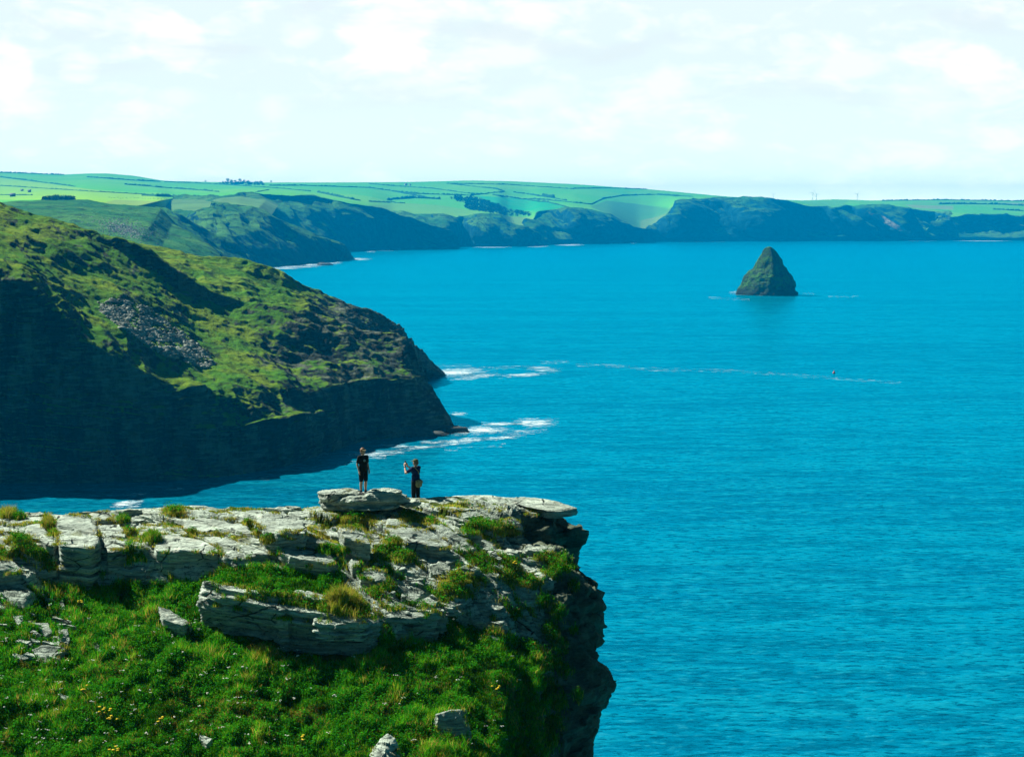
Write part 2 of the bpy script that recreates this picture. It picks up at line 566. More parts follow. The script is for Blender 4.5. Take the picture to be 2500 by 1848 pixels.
def spur(name, stations, label, rows=(60, 26, 14), nu=300, amp=1.0, back=(300, -60), bias=0.0, seed=1, rib=1.0, mid=.45, midpush=.35):
    """stations: (foot_px, foot_py | None Y z), crest_px, crest_py, crest_Y"""
    foot, crest = [], []
    for st in stations:
        f, c = st
        if len(f) == 2:
            foot.append(at_z(f[0], f[1], 0.0))
        else:
            foot.append(at_y(f[0], f[1], f[2]))
        crest.append(at_y(*c))
    foot = np.array(foot); crest = np.array(crest)
    sub = foot.copy(); sub[:, 2] -= 12; sub[:, 1] -= 4
    m_ = foot * (1 - mid) + crest * mid
    m_[:, 1] -= midpush * (crest[:, 1] - foot[:, 1]) * .5
    bk = crest.copy(); bk[:, 1] += back[0]; bk[:, 2] += back[1]
    bk2 = bk.copy(); bk2[:, 1] += back[0]; bk2[:, 2] = np.minimum(bk[:, 2] - 80, -10)
    G = loft([sub, foot, m_, crest, bk, bk2], nu, [4, rows[0] // 2, rows[0], rows[1], rows[2]], 2, 2)
    Lc = np.mean(G[..., 1]) / 40.0
    nf_ = 4 + rows[0] // 2 + rows[0]
    ev = (np.clip((np.arange(G.shape[0]) - 12) / 18, 0, 1) * np.clip((nf_ - 2 - np.arange(G.shape[0])) / 14, 0, 1))[:, None]
    G[..., 1] += ev * fbm(np.stack([(G[..., 0] + .8 * G[..., 2]) / (Lc * 1.0), 0 * G[..., 0] + seed, G[..., 2] / (Lc * 2)], -1), 3, seed + 5) * Lc * .95 * rib
    n = grid_normals(G)
    if np.mean(n[rows[0]][:, 2]) < 0: n = -n
    hgt = np.clip(G[..., 2] / 25, 0, 1)
    D = np.mean(G[..., 1])
    L = D / 40.0
    q = np.stack([(G[..., 0] * .8 + G[..., 2] * .9) / L, G[..., 1] / (L * 3), (G[..., 2] * .8 - G[..., 0] * .3) / (L * 3.2)], -1)
    rb = ridged(q, 4, seed) * L * .27 * rib
    fb = fbm(G / (L * .35), 5, seed + 20) * L * .05
    k = np.ones(G.shape[0]); nf = 4 + rows[0] // 2 + rows[0]
    env = np.clip(1 - np.abs(np.arange(G.shape[0]) - (nf * .55)) / (nf * .5), 0, 1)[:, None] ** .5
    env2 = np.clip((np.arange(G.shape[0]) - 3) / 6, 0, 1)[:, None]
    G = G + n * ((rb * env + fb * (.3 + .7 * env)) * amp * env2 * (.3 + .7 * hgt))[..., None]
    rowb = np.zeros(G.shape[:2]) + bias
    gx, gy = project(G)
    soil = in_poly(gx, gy, [(2120, 518), (2150, 524), (2205, 558), (2235, 578), (2215, 576), (2160, 545), (2130, 530)]) * .8
    for gp in ([(2390, 556), (2420, 550), (2450, 558), (2475, 575), (2440, 582), (2390, 580)], [(2040, 520), (2100, 506), (2130, 520), (2090, 545)], [(2250, 560), (2270, 548), (2300, 540), (2305, 570), (2260, 578)], [(1820, 578), (1850, 570), (1855, 586), (1825, 587)]):
        rowb += .30 * in_poly(gx, gy, gp)
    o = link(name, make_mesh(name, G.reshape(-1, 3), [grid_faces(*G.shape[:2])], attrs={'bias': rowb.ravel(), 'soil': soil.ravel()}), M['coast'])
    tag(o, label, 'cliff', kind='structure')
    return G


# nearest to farthest
spur('hillside', [((-3400, 700, 1400), (-3400, 515, 2400)), ((-1500, 700, 1450), (-1500, 508, 2450)), ((-350, 700, 1500), (-350, 500, 2500)), ((-50, 690, 1500), (0, 495, 2500)), ((60, 690, 1500), (100, 490, 2550)), ((150, 690, 1500), (215, 489, 2600)), ((230, 690, 1500), (268, 497, 2600)), ((320, 690, 1550), (335, 503, 2600)), ((400, 690, 1600), (392, 508, 2600)), ((450, 690, 1700), (420, 548, 2500)), ((500, 690, 1800), (465, 567, 2420)), ((540, 690, 1900), (507, 594, 2350)), ((575, 690, 1950), (536, 620, 2280))],
     'rounded green hill with grey scree behind the headland', rows=(80, 20, 10), nu=380, bias=.25, seed=3, rib=.35, mid=.5, midpush=.25)
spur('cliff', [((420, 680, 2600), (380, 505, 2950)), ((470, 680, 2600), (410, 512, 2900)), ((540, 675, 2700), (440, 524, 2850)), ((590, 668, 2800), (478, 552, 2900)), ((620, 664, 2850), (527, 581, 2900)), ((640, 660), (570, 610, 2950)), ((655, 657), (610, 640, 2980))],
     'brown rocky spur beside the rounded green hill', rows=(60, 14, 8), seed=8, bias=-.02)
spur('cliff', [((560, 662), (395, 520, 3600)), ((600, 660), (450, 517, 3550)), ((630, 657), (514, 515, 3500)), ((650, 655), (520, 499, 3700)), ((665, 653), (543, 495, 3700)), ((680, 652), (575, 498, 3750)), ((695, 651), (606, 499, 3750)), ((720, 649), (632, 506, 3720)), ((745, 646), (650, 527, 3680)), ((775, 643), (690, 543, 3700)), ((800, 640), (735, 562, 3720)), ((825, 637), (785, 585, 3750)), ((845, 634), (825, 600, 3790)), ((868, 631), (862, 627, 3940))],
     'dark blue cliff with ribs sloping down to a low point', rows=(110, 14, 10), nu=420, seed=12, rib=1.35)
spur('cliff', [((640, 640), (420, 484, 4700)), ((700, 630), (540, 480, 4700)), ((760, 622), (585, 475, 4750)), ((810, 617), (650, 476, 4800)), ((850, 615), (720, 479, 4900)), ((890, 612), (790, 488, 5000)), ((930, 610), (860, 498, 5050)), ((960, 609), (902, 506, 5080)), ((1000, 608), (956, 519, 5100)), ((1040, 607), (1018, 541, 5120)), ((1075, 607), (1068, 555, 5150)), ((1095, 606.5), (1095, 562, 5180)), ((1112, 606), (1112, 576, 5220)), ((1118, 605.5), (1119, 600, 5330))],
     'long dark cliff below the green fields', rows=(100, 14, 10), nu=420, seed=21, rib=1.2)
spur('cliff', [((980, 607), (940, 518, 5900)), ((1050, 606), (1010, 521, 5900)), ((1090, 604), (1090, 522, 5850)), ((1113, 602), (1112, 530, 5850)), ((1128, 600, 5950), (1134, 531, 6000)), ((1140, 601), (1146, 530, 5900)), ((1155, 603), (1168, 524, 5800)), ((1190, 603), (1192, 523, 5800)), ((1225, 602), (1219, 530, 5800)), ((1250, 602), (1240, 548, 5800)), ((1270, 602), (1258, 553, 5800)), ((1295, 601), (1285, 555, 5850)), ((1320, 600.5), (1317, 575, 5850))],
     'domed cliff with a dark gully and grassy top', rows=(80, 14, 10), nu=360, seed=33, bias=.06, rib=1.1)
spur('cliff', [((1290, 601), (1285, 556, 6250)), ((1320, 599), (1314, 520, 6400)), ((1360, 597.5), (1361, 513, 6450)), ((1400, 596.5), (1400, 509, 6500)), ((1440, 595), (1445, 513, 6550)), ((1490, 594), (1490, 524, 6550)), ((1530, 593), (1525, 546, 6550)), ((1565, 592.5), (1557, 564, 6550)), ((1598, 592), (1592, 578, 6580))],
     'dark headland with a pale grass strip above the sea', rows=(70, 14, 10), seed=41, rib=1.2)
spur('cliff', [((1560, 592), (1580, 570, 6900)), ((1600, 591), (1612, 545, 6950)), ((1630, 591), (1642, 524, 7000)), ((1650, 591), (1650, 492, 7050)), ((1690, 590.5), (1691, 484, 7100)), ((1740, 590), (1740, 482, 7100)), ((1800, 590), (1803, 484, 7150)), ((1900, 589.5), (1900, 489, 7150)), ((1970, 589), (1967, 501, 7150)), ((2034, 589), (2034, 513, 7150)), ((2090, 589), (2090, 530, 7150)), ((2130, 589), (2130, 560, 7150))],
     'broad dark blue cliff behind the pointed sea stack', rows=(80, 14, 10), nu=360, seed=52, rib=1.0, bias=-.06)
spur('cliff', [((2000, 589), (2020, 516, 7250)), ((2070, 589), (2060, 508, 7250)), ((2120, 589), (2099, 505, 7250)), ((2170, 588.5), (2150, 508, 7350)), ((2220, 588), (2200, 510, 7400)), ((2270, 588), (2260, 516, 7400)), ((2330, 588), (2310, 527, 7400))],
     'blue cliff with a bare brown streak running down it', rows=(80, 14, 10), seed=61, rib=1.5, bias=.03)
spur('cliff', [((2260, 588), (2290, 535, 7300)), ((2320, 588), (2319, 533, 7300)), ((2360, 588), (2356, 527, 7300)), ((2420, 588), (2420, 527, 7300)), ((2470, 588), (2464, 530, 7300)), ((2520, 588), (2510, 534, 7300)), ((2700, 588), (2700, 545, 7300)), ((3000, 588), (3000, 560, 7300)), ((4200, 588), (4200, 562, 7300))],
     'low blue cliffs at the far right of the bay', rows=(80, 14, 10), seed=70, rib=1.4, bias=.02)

# small plateau between the ribbed cliff and the long cliff
pa = np.array([at_y(*q) for q in [(385, 522, 3620), (450, 518, 3570), (514, 516, 3520), (522, 500, 3720), (575, 499, 3770), (632, 507, 3740), (660, 530, 3740)]])
pb = np.array([at_y(*q) for q in [(385, 487, 4640), (450, 486, 4680), (520, 484, 4700), (550, 482, 4720), (590, 480, 4750), (650, 488, 4700), (680, 500, 4700)]])
G = loft([pa, pb], 160, [40], 2, 2)
G[..., 2] += fbm(G / 60, 4, 3) * 2.0
cc_ = np.array([.10, .20, .055]) + 0 * G
cc_ *= (1 + .5 * fbm(G / 150, 3, 8))[..., None]
o = link('hills', make_mesh('hills', G.reshape(-1, 3), [grid_faces(*G.shape[:2])], attrs={'col': np.clip(cc_.reshape(-1, 3), 0, 1)}), M['fields'])
tag(o, 'olive cliff-top pasture between two dark cliffs', 'hills', kind='structure')

# hedges
HEDGES = [([(0, 433), (72, 442), (183, 456)], 5, 'long dark hedge between two upper fields at the left edge'),
          ([(0, 454), (112, 461), (224, 468), (347, 475)], 4, 'thin hedge under the yellow-green field at the left edge'),
          ([(212, 433), (322, 441), (391, 444)], 5, 'hedge crossing the round hilltop below the skyline'),
          ([(304, 451), (425, 461), (500, 466), (534, 469)], 6, 'straight dark hedge sloping down right of the round hilltop'),
          ([(0, 422), (80, 425), (156, 428)], 5, 'hedge along the skyline at the left edge'),
          ([(0, 477), (78, 477)], 4, 'short hedge beside the dark barn'),
          ([(347, 478), (450, 482), (534, 485)], 9, 'thick dark hedge behind the grazing cows'),
          ([(400, 445), (507, 449), (601, 455), (691, 461), (758, 468)], 4, 'long thin hedge below the skyline farm'),
          ([(657, 464), (624, 470)], 4, 'short slanting hedge above the long dark cliff'),
          ([(657, 454), (736, 454), (900, 459), (951, 466), (1012, 478), (1074, 487)], 5, 'hedge curving down from below the farm to the wooded valley'),
          ([(900, 449), (951, 454), (1057, 461), (1146, 473), (1180, 474), (1231, 468), (1213, 462), (1101, 450)], 4, 'looping hedge round the field below the white house'),
          ([(956, 468), (1019, 474), (1144, 478), (1191, 474)], 6, 'dark hedge running level above the valley wood'),
          ([(945, 489), (1012, 484), (1074, 487)], 9, 'bushy row of trees beside a small brown field'),
          ([(900, 492), (989, 497)], 4, 'low hedge above the end of the long dark cliff'),
          ([(1253, 470), (1325, 480), (1383, 490)], 5, 'hedge with a thick clump right of the emerald field'),
          ([(1202, 476), (1280, 488), (1336, 494), (1381, 505)], 5, 'hedge along the upper edge of the emerald field'),
          ([(1280, 488), (1303, 486), (1400, 495), (1442, 500), (1474, 485), (1519, 478), (1601, 476), (1691, 481)], 5, 'long winding hedge that climbs to the broad dark cliff'),
          ([(1400, 461), (1489, 460), (1579, 463)], 4, 'faint hedge just below the falling skyline'),
          ([(1090, 449), (1235, 451), (1400, 462)], 4, 'thin hedge under the middle of the skyline'),
          ([(2152, 491), (2310, 489), (2500, 492)], 5, 'skyline hedge above the low cliffs on the right'),
          ([(2292, 499), (2370, 499), (2437, 500), (2500, 503)], 7, 'broken line of bushes across the far right fields'),
          ([(2424, 512), (2500, 516)], 6, 'short bushy hedge at the right edge'),
          ([(1325, 479), (1352, 484)], 12, 'dark clump of trees on the hedge right of the emerald field'),
          ([(775, 470), (830, 482), (880, 491)], 8, 'scattered line of trees above the long dark cliff')]
for pts, hpx, lab in HEDGES:
    pts = np.array(pts, float)
    seg = np.r_[0, np.cumsum(np.hypot(*np.diff(pts, axis=0).T))]
    n = max(12, int(seg[-1] / 2))
    tt = np.linspace(0, seg[-1], n)
    qx, qy = np.interp(tt, seg, pts[:, 0]), np.interp(tt, seg, pts[:, 1])
    C = field_pt(qx, qy)
    hm = hpx * .50 * C[:, 1] / F0 * 1.25
    hm = hm * (1 + .55 * vnoise(np.stack([tt / 3.1, 0 * tt, 0 * tt], -1), 4) + .3 * vnoise(np.stack([tt / 1.2, 0 * tt, 0 * tt], -1), 6))
    m = 8
    ang = np.linspace(math.pi, 0, m)
    tang = np.gradient(C, axis=0); tang[:, 2] = 0; tang /= np.linalg.norm(tang, axis=1, keepdims=True) + 1e-9
    side = np.stack([-tang[:, 1], tang[:, 0], 0 * tang[:, 0]], -1)
    G = C[:, None, :] + side[:, None, :] * (np.cos(ang)[None, :, None] * hm[:, None, None] * .6) + np.array([0, 0, 1.0]) * ((np.sin(ang)[None, :] - .15) * hm[:, None])[..., None]
    G = G + fbm(G / 6.0, 3, 2)[..., None] * hm[:, None, None] * .25 * np.array([1, 1, .6])
    o = link('hedge', make_mesh('hedge', G.reshape(-1, 3), [grid_faces(n, m)]), M['hedge'])
    tag(o, lab, 'hedge', 'hedges between the far fields')


def blob(center, r, seed, squash=(1, 1, .8), nseg=14, nring=9, amp=.35, freq=1.6):
    th = np.linspace(0, math.pi, nring)[:, None]; ph = np.linspace(0, 2 * math.pi, nseg, endpoint=False)[None, :]
    d = np.stack([np.sin(th) * np.cos(ph), np.sin(th) * np.sin(ph), np.cos(th) + 0 * ph], -1)
    k = 1 + amp * fbm(d * freq + seed * 7.7, 3, seed)
    return (np.array(center) + d * k[..., None] * np.array(squash) * r).reshape(-1, 3), grid_faces(nring, nseg, True)


def leaf_crown(cx, cy, cz, r, n, seed, sq=.8, leaf=.16):
    rg = np.random.default_rng(seed)
    d = rg.normal(size=(n, 3)); d /= np.linalg.norm(d, axis=1, keepdims=True)
    rad = r * (rg.random(n) ** .4) * (1 + .4 * fbm(d * 1.8 + seed, 3, seed))
    c = np.array([cx, cy, cz]) + d * rad[:, None] * np.array([1, 1, sq])
    a = rg.normal(size=(n, 3)); a /= np.linalg.norm(a, axis=1, keepdims=True)
    b = np.cross(a, rg.normal(size=(n, 3))); b /= np.linalg.norm(b, axis=1, keepdims=True)
    s = r * leaf * (0.6 + .8 * rg.random(n))[:, None]
    V = np.stack([c - a * s, c + b * s * .6, c + a * s, c - b * s * .6], 1).reshape(-1, 3)
    return V, np.arange(4 * n).reshape(-1, 4)


# valley woods: one mass each
def wood(name, poly, count, hm, label, seed):
    rg = np.random.default_rng(seed)
    xs = [p[0] for p in poly]; ys = [p[1] for p in poly]
    vs, fs, off = [], [], 0
    k = 0
    while k < count:
        x, y = rg.uniform(min(xs), max(xs)), rg.uniform(min(ys), max(ys))
        if not in_poly(np.array([x]), np.array([y]), poly)[0]: continue
        c = field_pt(x, y)
        r = hm * rg.uniform(.6, 1.2)
        v, f = leaf_crown(c[0], c[1], c[2] + r * .8, r, 60, seed * 100 + k, .8, .28)
        vs.append(v); fs.append(f + off); off += len(v); k += 1
    o = link(name, make_mesh(name, np.concatenate(vs), [np.concatenate(fs)], smooth=False), M['wood'])
    tag(o, label, 'wood', kind='stuff')


wood('wood', [(1098, 485), (1130, 483), (1165, 487), (1200, 498), (1240, 515), (1300, 528), (1250, 530), (1190, 520), (1140, 512), (1138, 500)], 210, 9, 'dark wood filling the small valley beside the emerald field', 3)
wood('wood', [(100, 487), (120, 485), (175, 490), (180, 499), (110, 500)], 60, 5, 'dark gorse and trees at the top of the rounded green hill', 4)
wood('wood', [(530, 449), (560, 447), (640, 449), (645, 454), (560, 453)], 60, 8, 'dark trees below the skyline farm', 5)

# skyline grove: individual trees
def far_tree(px, py, rpx, seed, lab):
    c = field_pt(px, py)
    r = rpx * c[1] / F0
    t = empty('tree', c)
    v, f = leaf_crown(0, 0, r * 1.5, r, 130, seed, .85, .22)
    link('crown', make_mesh('crown', v, [f], smooth=False), M['wood'], t)
    a = np.linspace(0, 2 * math.pi, 7, endpoint=False)
    rr = np.array([.13, .10, .06]) * r; zz = np.array([-.2, .7, 1.6]) * r
    V = np.stack([np.cos(a)[None] * rr[:, None], np.sin(a)[None] * rr[:, None], zz[:, None] + 0 * a[None]], -1)
    link('trunk', make_mesh('trunk', V.reshape(-1, 3), [grid_faces(3, 7, True)]), M['bark'], t)
    tag(t, lab, 'tree', 'trees on the skyline farm')


M['bark'] = simple('bark', (.05, .045, .03))
for k, (x, y, r, lab) in enumerate([(556, 447, 4.6, 'tallest round tree of the skyline grove, its left end'), (565, 447, 3.6, 'second tree from the left in the skyline grove'), (574, 447, 3.2, 'low tree left of the pale farmhouse on the skyline'), (586, 447, 4.4, 'broad tree just right of the pale farmhouse on the skyline'),
                             (596, 448, 3.8, 'fifth tree from the left in the skyline grove'), (605, 448, 3.0, 'small tree at the right end of the skyline grove'), (662, 447, 2.6, 'lone bush-like tree on the skyline right of the grove'), (502, 446, 2.4, 'small skyline tree left of the grove')]):
    far_tree(x, y, r, 50 + k, lab)


def box_mesh(x0, x1, y0, y1, z0, z1):
    v = np.array([[x, y, z] for z in (z0, z1) for y in (y0, y1) for x in (x0, x1)], float)
    f = np.array([[0, 2, 3, 1], [4, 5, 7, 6], [0, 1, 5, 4], [2, 6, 7, 3], [0, 4, 6, 2], [1, 3, 7, 5]])
    return v, f


M['whitewash'] = simple('whitewashed_wall', (.75, .75, .72), .8, .1, .05, .2)
M['slate_roof'] = simple('slate_roof', (.10, .12, .14), .7, .2, .2, .3)
M['barn_wall'] = simple('dark_barn_wall', (.04, .08, .08), .8, .1, .2, .2)
M['stone_wall'] = simple('pale_stone_wall', (.32, .33, .32), .8, .1, .2, .2)
M['window'] = simple('window_glass', (.02, .03, .04), .2, .5, .1, 1)


def house(px, py, w, d, h, lab, wall='whitewash', rz=.2, cat='house'):
    c = field_pt(px, py)
    t = empty(cat.replace(' ', '_'), c, rz)
    v, f = box_mesh(-w / 2, w / 2, -d / 2, d / 2, -3, h)
    link('wall', make_mesh('wall', v, [f], smooth=False), M[wall], t)
    e = .4
    rv = np.array([[-w / 2 - e, -d / 2 - e, h + .02], [w / 2 + e, -d / 2 - e, h + .02], [w / 2 + e, d / 2 + e, h + .02], [-w / 2 - e, d / 2 + e, h + .02], [-w / 2 - e, 0, h + d * .45], [w / 2 + e, 0, h + d * .45]])
    rf = link('roof', make_mesh('roof', rv, [np.array([[0, 1, 5, 4], [2, 3, 4, 5]]), np.array([[0, 4, 3], [1, 2, 5]])], smooth=False), M['slate_roof'], t)
    if cat == 'house':
        v, f = box_mesh(w / 2 - 1.6, w / 2 - .4, -.6, .6, h + d * .2, h + d * .45 + 1.6)
        link('chimney', make_mesh('chimney', v, [f], smooth=False), M[wall], rf)
        for wx in (-w * .3, 0, w * .3):
            v, f = box_mesh(wx - .6, wx + .6, -d / 2 - .05, -d / 2 + .05, h * .45, h * .78)
            link('window', make_mesh('window', v, [f], smooth=False), M['window'], t)
    tag(t, lab, cat)


house(991, 453.5, 14, 9, 8, 'white house with slate roof standing alone below the skyline')
house(1001, 454, 9, 8, 6, 'smaller white outbuilding right of the white house below the skyline', cat='outbuilding')
house(580, 448, 13, 8, 7, 'pale farmhouse among the trees of the skyline grove', 'stone_wall')
house(72, 470, 9, 6, 5, 'grey stone house among the yellow-green fields at left', 'stone_wall', .4)
house(54, 467, 8, 5, 4, 'low grey outbuilding left of the grey stone house', 'stone_wall', .1, 'outbuilding')
house(31, 480.5, 12, 7, 5, 'dark barn at the edge of the lower left field', 'barn_wall', .1, 'barn')

# cows
M['cow'] = simple('dark_cow_hide', (.03, .025, .02), .8, .1, .3, 1)


def cow_mesh():
    vs, fs, off = [], [], 0
    def add(v, f):
        nonlocal off
        vs.append(v); fs.append(f + off); off += len(v)
    add(*blob((0, 0, 1.05), .5, 1, (2.0, .75, .85), 14, 9, .12))
    add(*blob((1.15, 0, 1.2), .27, 2, (1.3, .7, .9), 10, 7, .1))
    add(*blob((1.55, 0, 1.05), .2, 3, (1.5, .75, .8), 10, 7, .1))
    for x in (-.7, .7):
        for y in (-.22, .22):
            add(*blob((x, y, .4), .1, 4, (1, 1, 5), 8, 7, .1))
    return make_mesh('cow', np.concatenate(vs), [np.concatenate(fs)])


cm = cow_mesh(); cm.materials.append(M['cow'])
cow0 = bpy.data.objects.new('cow', cm)
for k in range(22):
    c = cow0 if k == 0 else cow0.copy()
    COL.objects.link(c)
    x = 268 + k * 6.6 + random.uniform(-2.5, 2.5); y = 484.5 + k * .13 + random.uniform(-1.6, 1.6)
    c.location = field_pt(x, y); c.rotation_euler.z = random.uniform(0, 6.28); c.scale = (1.25,) * 3
    tag(c, 'dark cow grazing in the pale field on the cliff top', 'cow', 'cows grazing in the far field')

# wind turbines on the horizon
M['white_paint'] = simple('white_paint', (.75, .77, .78), .4, .3, .03)


def turbine(px, h, rot, lab):
    c = at_y(px, np.interp(px, _sk[:, 0], _sk[:, 1]), 9400.0); c[2] -= 4
    t = empty('wind_turbine', c)
    a = np.linspace(0, 2 * math.pi, 10, endpoint=False)
    rr = np.array([1.3, .7]); zz = np.array([0, h])
    V = np.stack([np.cos(a)[None] * rr[:, None], np.sin(a)[None] * rr[:, None], zz[:, None] + 0 * a[None]], -1)
    link('tower', make_mesh('tower', V.reshape(-1, 3), [grid_faces(2, 10, True)]), M['white_paint'], t)
    v, f = blob((0, -.8, h + .6), 1.0, 5, (1, 2.2, 1), 10, 7, .05)
    link('nacelle', make_mesh('nacelle', v, [f]), M['white_paint'], t)
    for k in range(3):
        an = rot + k * 2.0944
        L = h * .55
        d = np.array([math.cos(an), 0, math.sin(an)]); s = np.array([-math.sin(an), 0, math.cos(an)])
        b0 = np.array([0, -3.2, h + .6])
        pr = []
        for q, wd in ((.0, .45), (.15, .8), (1, .15)):
            for sx_, sy_ in ((-1, -.12), (1, -.12), (1, .12), (-1, .12)):
                pr.append(b0 + d * L * q + s * wd * sx_ + np.array([0, sy_, 0]))
        link('blade', make_mesh('blade', np.array(pr), [grid_faces(3, 4, True)], smooth=False), M['white_paint'], t)
    tag(t, lab, 'wind turbine', 'wind turbines on the far horizon')


turbine(1888, 30, .4, 'pale wind turbine at the end of the falling skyline, leftmost of four')
turbine(1984, 42, 1.1, 'tallest pale wind turbine on the far horizon, left of a close pair')
turbine(1993, 34, .2, 'pale wind turbine on the horizon, right of a close pair')
turbine(2093, 36, .8, 'pale wind turbine alone on the far right horizon')

# red buoy
c = at_z(2036, 912)
t = empty('buoy', c)
M['red_paint'] = simple('red_paint', (.6, .06, .03), .4, .3, .1)
v, f = blob((0, 0, .35), .8, 1, (1, 1, .8), 14, 9, .0)
link('float', make_mesh('float', v, [f]), M['red_paint'], t)
a = np.linspace(0, 2 * math.pi, 8, endpoint=False)
V = np.stack([np.cos(a)[None] * np.array([.35, .12])[:, None], np.sin(a)[None] * np.array([.35, .12])[:, None], np.array([.9, 2.0])[:, None] + 0 * a[None]], -1)
link('mast', make_mesh('mast', V.reshape(-1, 3), [grid_faces(2, 8, True)]), M['red_paint'], t)
tag(t, 'small red buoy floating on the open sea', 'buoy')

# ------------------------------------------------------------------ SEA STACK
LFT = [(602, 1878), (604, 1871), (608, 1866), (625, 1856), (640, 1847), (656, 1838), (664, 1829), (676, 1818), (690, 1813), (704, 1806), (716, 1799), (722, 1797)]
RGT = [(602, 1878), (604, 1884), (608, 1889), (619, 1899), (633, 1907), (661, 1920), (684, 1934), (698, 1940), (708, 1941), (714, 1945), (722, 1946)]
YS = 2055.0
nr, ns = 150, 220
pys = 602 + (724 - 602) * np.linspace(0, 1, nr) ** 1.0
L_ = np.interp(pys, *zip(*LFT)); R_ = np.interp(pys, *zip(*RGT))
A = np.linspace(0, 2 * math.pi, ns, endpoint=False)
ctr = .5 * (L_ + R_); hw = .5 * (R_ - L_) * YS / F0
zrow = at_y(ctr, pys, YS)[:, 2]
ca, sa = np.cos(A), np.sin(A)
rr = 1 / (np.abs(ca) ** 1.35 + np.abs(sa) ** 1.35) ** (1 / 1.35)
rr = rr * .95 + .05
xs = at_y(ctr, pys, YS)[:, 0][:, None] + hw[:, None] * (rr * ca)[None] + hw[:, None] * .12 * (sa < 0)[None] * (rr * np.abs(sa))[None]
ysx = YS + hw[:, None] * .95 * (rr * sa)[None]
G = np.stack([xs, ysx, zrow[:, None] + 0 * xs], -1)
nrm = np.stack([ca[None] + 0 * xs, sa[None] + 0 * xs, .5 + 0 * xs], -1)
dd = fbm(G / np.array([9, 9, 6.]), 5, 7) * 2.6 + ridged(G / np.array([14, 14, 40.]), 3, 9) * 1.2
dd *= np.clip(hw / 26, .12, 1)[:, None]
G = G + nrm * (dd * .75 + .5 * np.clip(hw / 26, .0, 1)[:, None])[..., None]
t = NT('stack_rock_and_grass')
p = t.pos()
c1 = t.mix(t.ramp(t.noise(p, .22, 6, .7), .35, .62), (.016, .04, .020), (.055, .11, .04))
sp = t.noise(p, .12, 6, .7)
c1 = t.mix(t.ramp(sp, .45, .6, 0, .9), c1, (.06, .19, .02))
zz = t.n('SeparateXYZ', {0: p}).outputs[2]
c1 = t.mix(t.ramp(zz, 12, 4, 0, .85), c1, (.022, .025, .02))
M['stack'] = t.principled(c1, .95, .05, t.bump(t.noise(p, .35, 8, .75), 1.0, 3.0))
o = link('sea_stack', make_mesh('sea_stack', G.reshape(-1, 3), [grid_faces(nr, ns, True)]), M['stack'])
tag(o, 'pointed rocky sea stack rising alone from the sea', 'sea stack')


def rock_obj(name, center, r, squash, seed, lab, mat, cat='rock', group=None, amp=.5):
    v, f = blob((0, 0, 0), r, seed, squash, 40, 26, amp, 1.5)
    v = v + (fbm(v / r * 4, 4, seed + 3) * r * .12)[:, None] * np.array([1, 1, .6])
    o = link(name, make_mesh(name, v, [f], sharp=35), mat)
    o.location = center
    tag(o, lab, cat, group)
    return o


rock_obj('shore_rock', at_z(942, 1066) + np.array([0, 0, 1.0]), 4.2, (1.5, 1, .75), 5, 'brown boulder in the water below the headland point', simple('brown_wet_rock', (.10, .09, .05), .8, .2, .4, .8))
rock_obj('shore_rock', at_z(1082, 1054) + np.array([0, 0, .3]), 4.5, (2.4, 1, .55), 8, 'low dark rock at the tip of the headland beside white foam', M['darkrock'])
rock_obj('shore_rock', at_z(1010, 1063) + np.array([0, 0, .3]), 4.5, (2.6, 1, .5), 11, 'long low dark rock along the foot of the headland point', M['darkrock'])
rock_obj('shore_rock', at_z(790, 648) + np.array([0, 0, 0]), 9, (1.8, 1, .5), 15, 'tiny dark rock awash off the distant ribbed cliff', M['darkrock'])

# ------------------------------------------------------------------ HEADLAND
def Wz(lst): return np.array([at_z(a, b) for a, b in lst])
def Yz(lst): return np.array([at_y(*q) for q in lst])


R1 = Wz([(-3000, 1230), (-1300, 1200), (-350, 1185), (-100, 1180), (60, 1178), (200, 1178), (330, 1177), (480, 1170), (600, 1158), (720, 1130), (880, 1078), (1010, 1062), (1112, 1047)])
R0 = R1.copy(); R0[:, 2] -= 6; R0[:, 1] -= 3
y2 = R1[:, 1] + np.array([9, 9, 9, 9, 9, 8, 9, 10, 10, 12, 10, 8, 2])
R2 = np.array([at_y(a, b, y) for (a, b), y in zip([(-3000, 960), (-1300, 960), (-350, 960), (-100, 960), (60, 965), (200, 985), (330, 1000), (480, 1030), (600, 1035), (720, 1020), (870, 1010), (1000, 1015), (1112, 1043)], y2)])
R3 = Yz([(-3000, 520, 575), (-1300, 560, 600), (-350, 600, 612), (-100, 650, 608), (60, 705, 606), (190, 835, 604), (330, 890, 608), (480, 950, 616), (600, 957, 640), (720, 962, 670), (870, 928, 710), (990, 930, 738), (1110, 1040, 737)])
R4 = Yz([(-3000, 430, 640), (-1300, 470, 660), (-350, 520, 665), (-100, 575, 660), (60, 612, 665), (190, 700, 665), (330, 770, 668), (480, 840, 682), (600, 870, 697), (720, 880, 717), (860, 862, 744), (984, 872, 759), (1106, 1032, 740)])
R4b = Yz([(-3000, 360, 735), (-1300, 390, 735), (-350, 430, 735), (-100, 478, 735), (60, 520, 736), (200, 566, 741), (330, 626, 740), (480, 728, 742), (600, 752, 749), (740, 768, 757), (860, 800, 768), (978, 836, 776), (1100, 1021, 743)])
R5 = Yz([(-3000, 350, 740), (-1300, 380, 740), (-350, 420, 740), (-100, 470, 740), (40, 508, 742), (190, 556, 745), (330, 592, 745), (480, 690, 746), (600, 738, 753), (740, 762, 761), (860, 795, 771), (973, 828, 779), (1099, 1018, 744)])
R6 = R5.copy(); R6[:, 1] += 20; R6[:, 2] -= 5
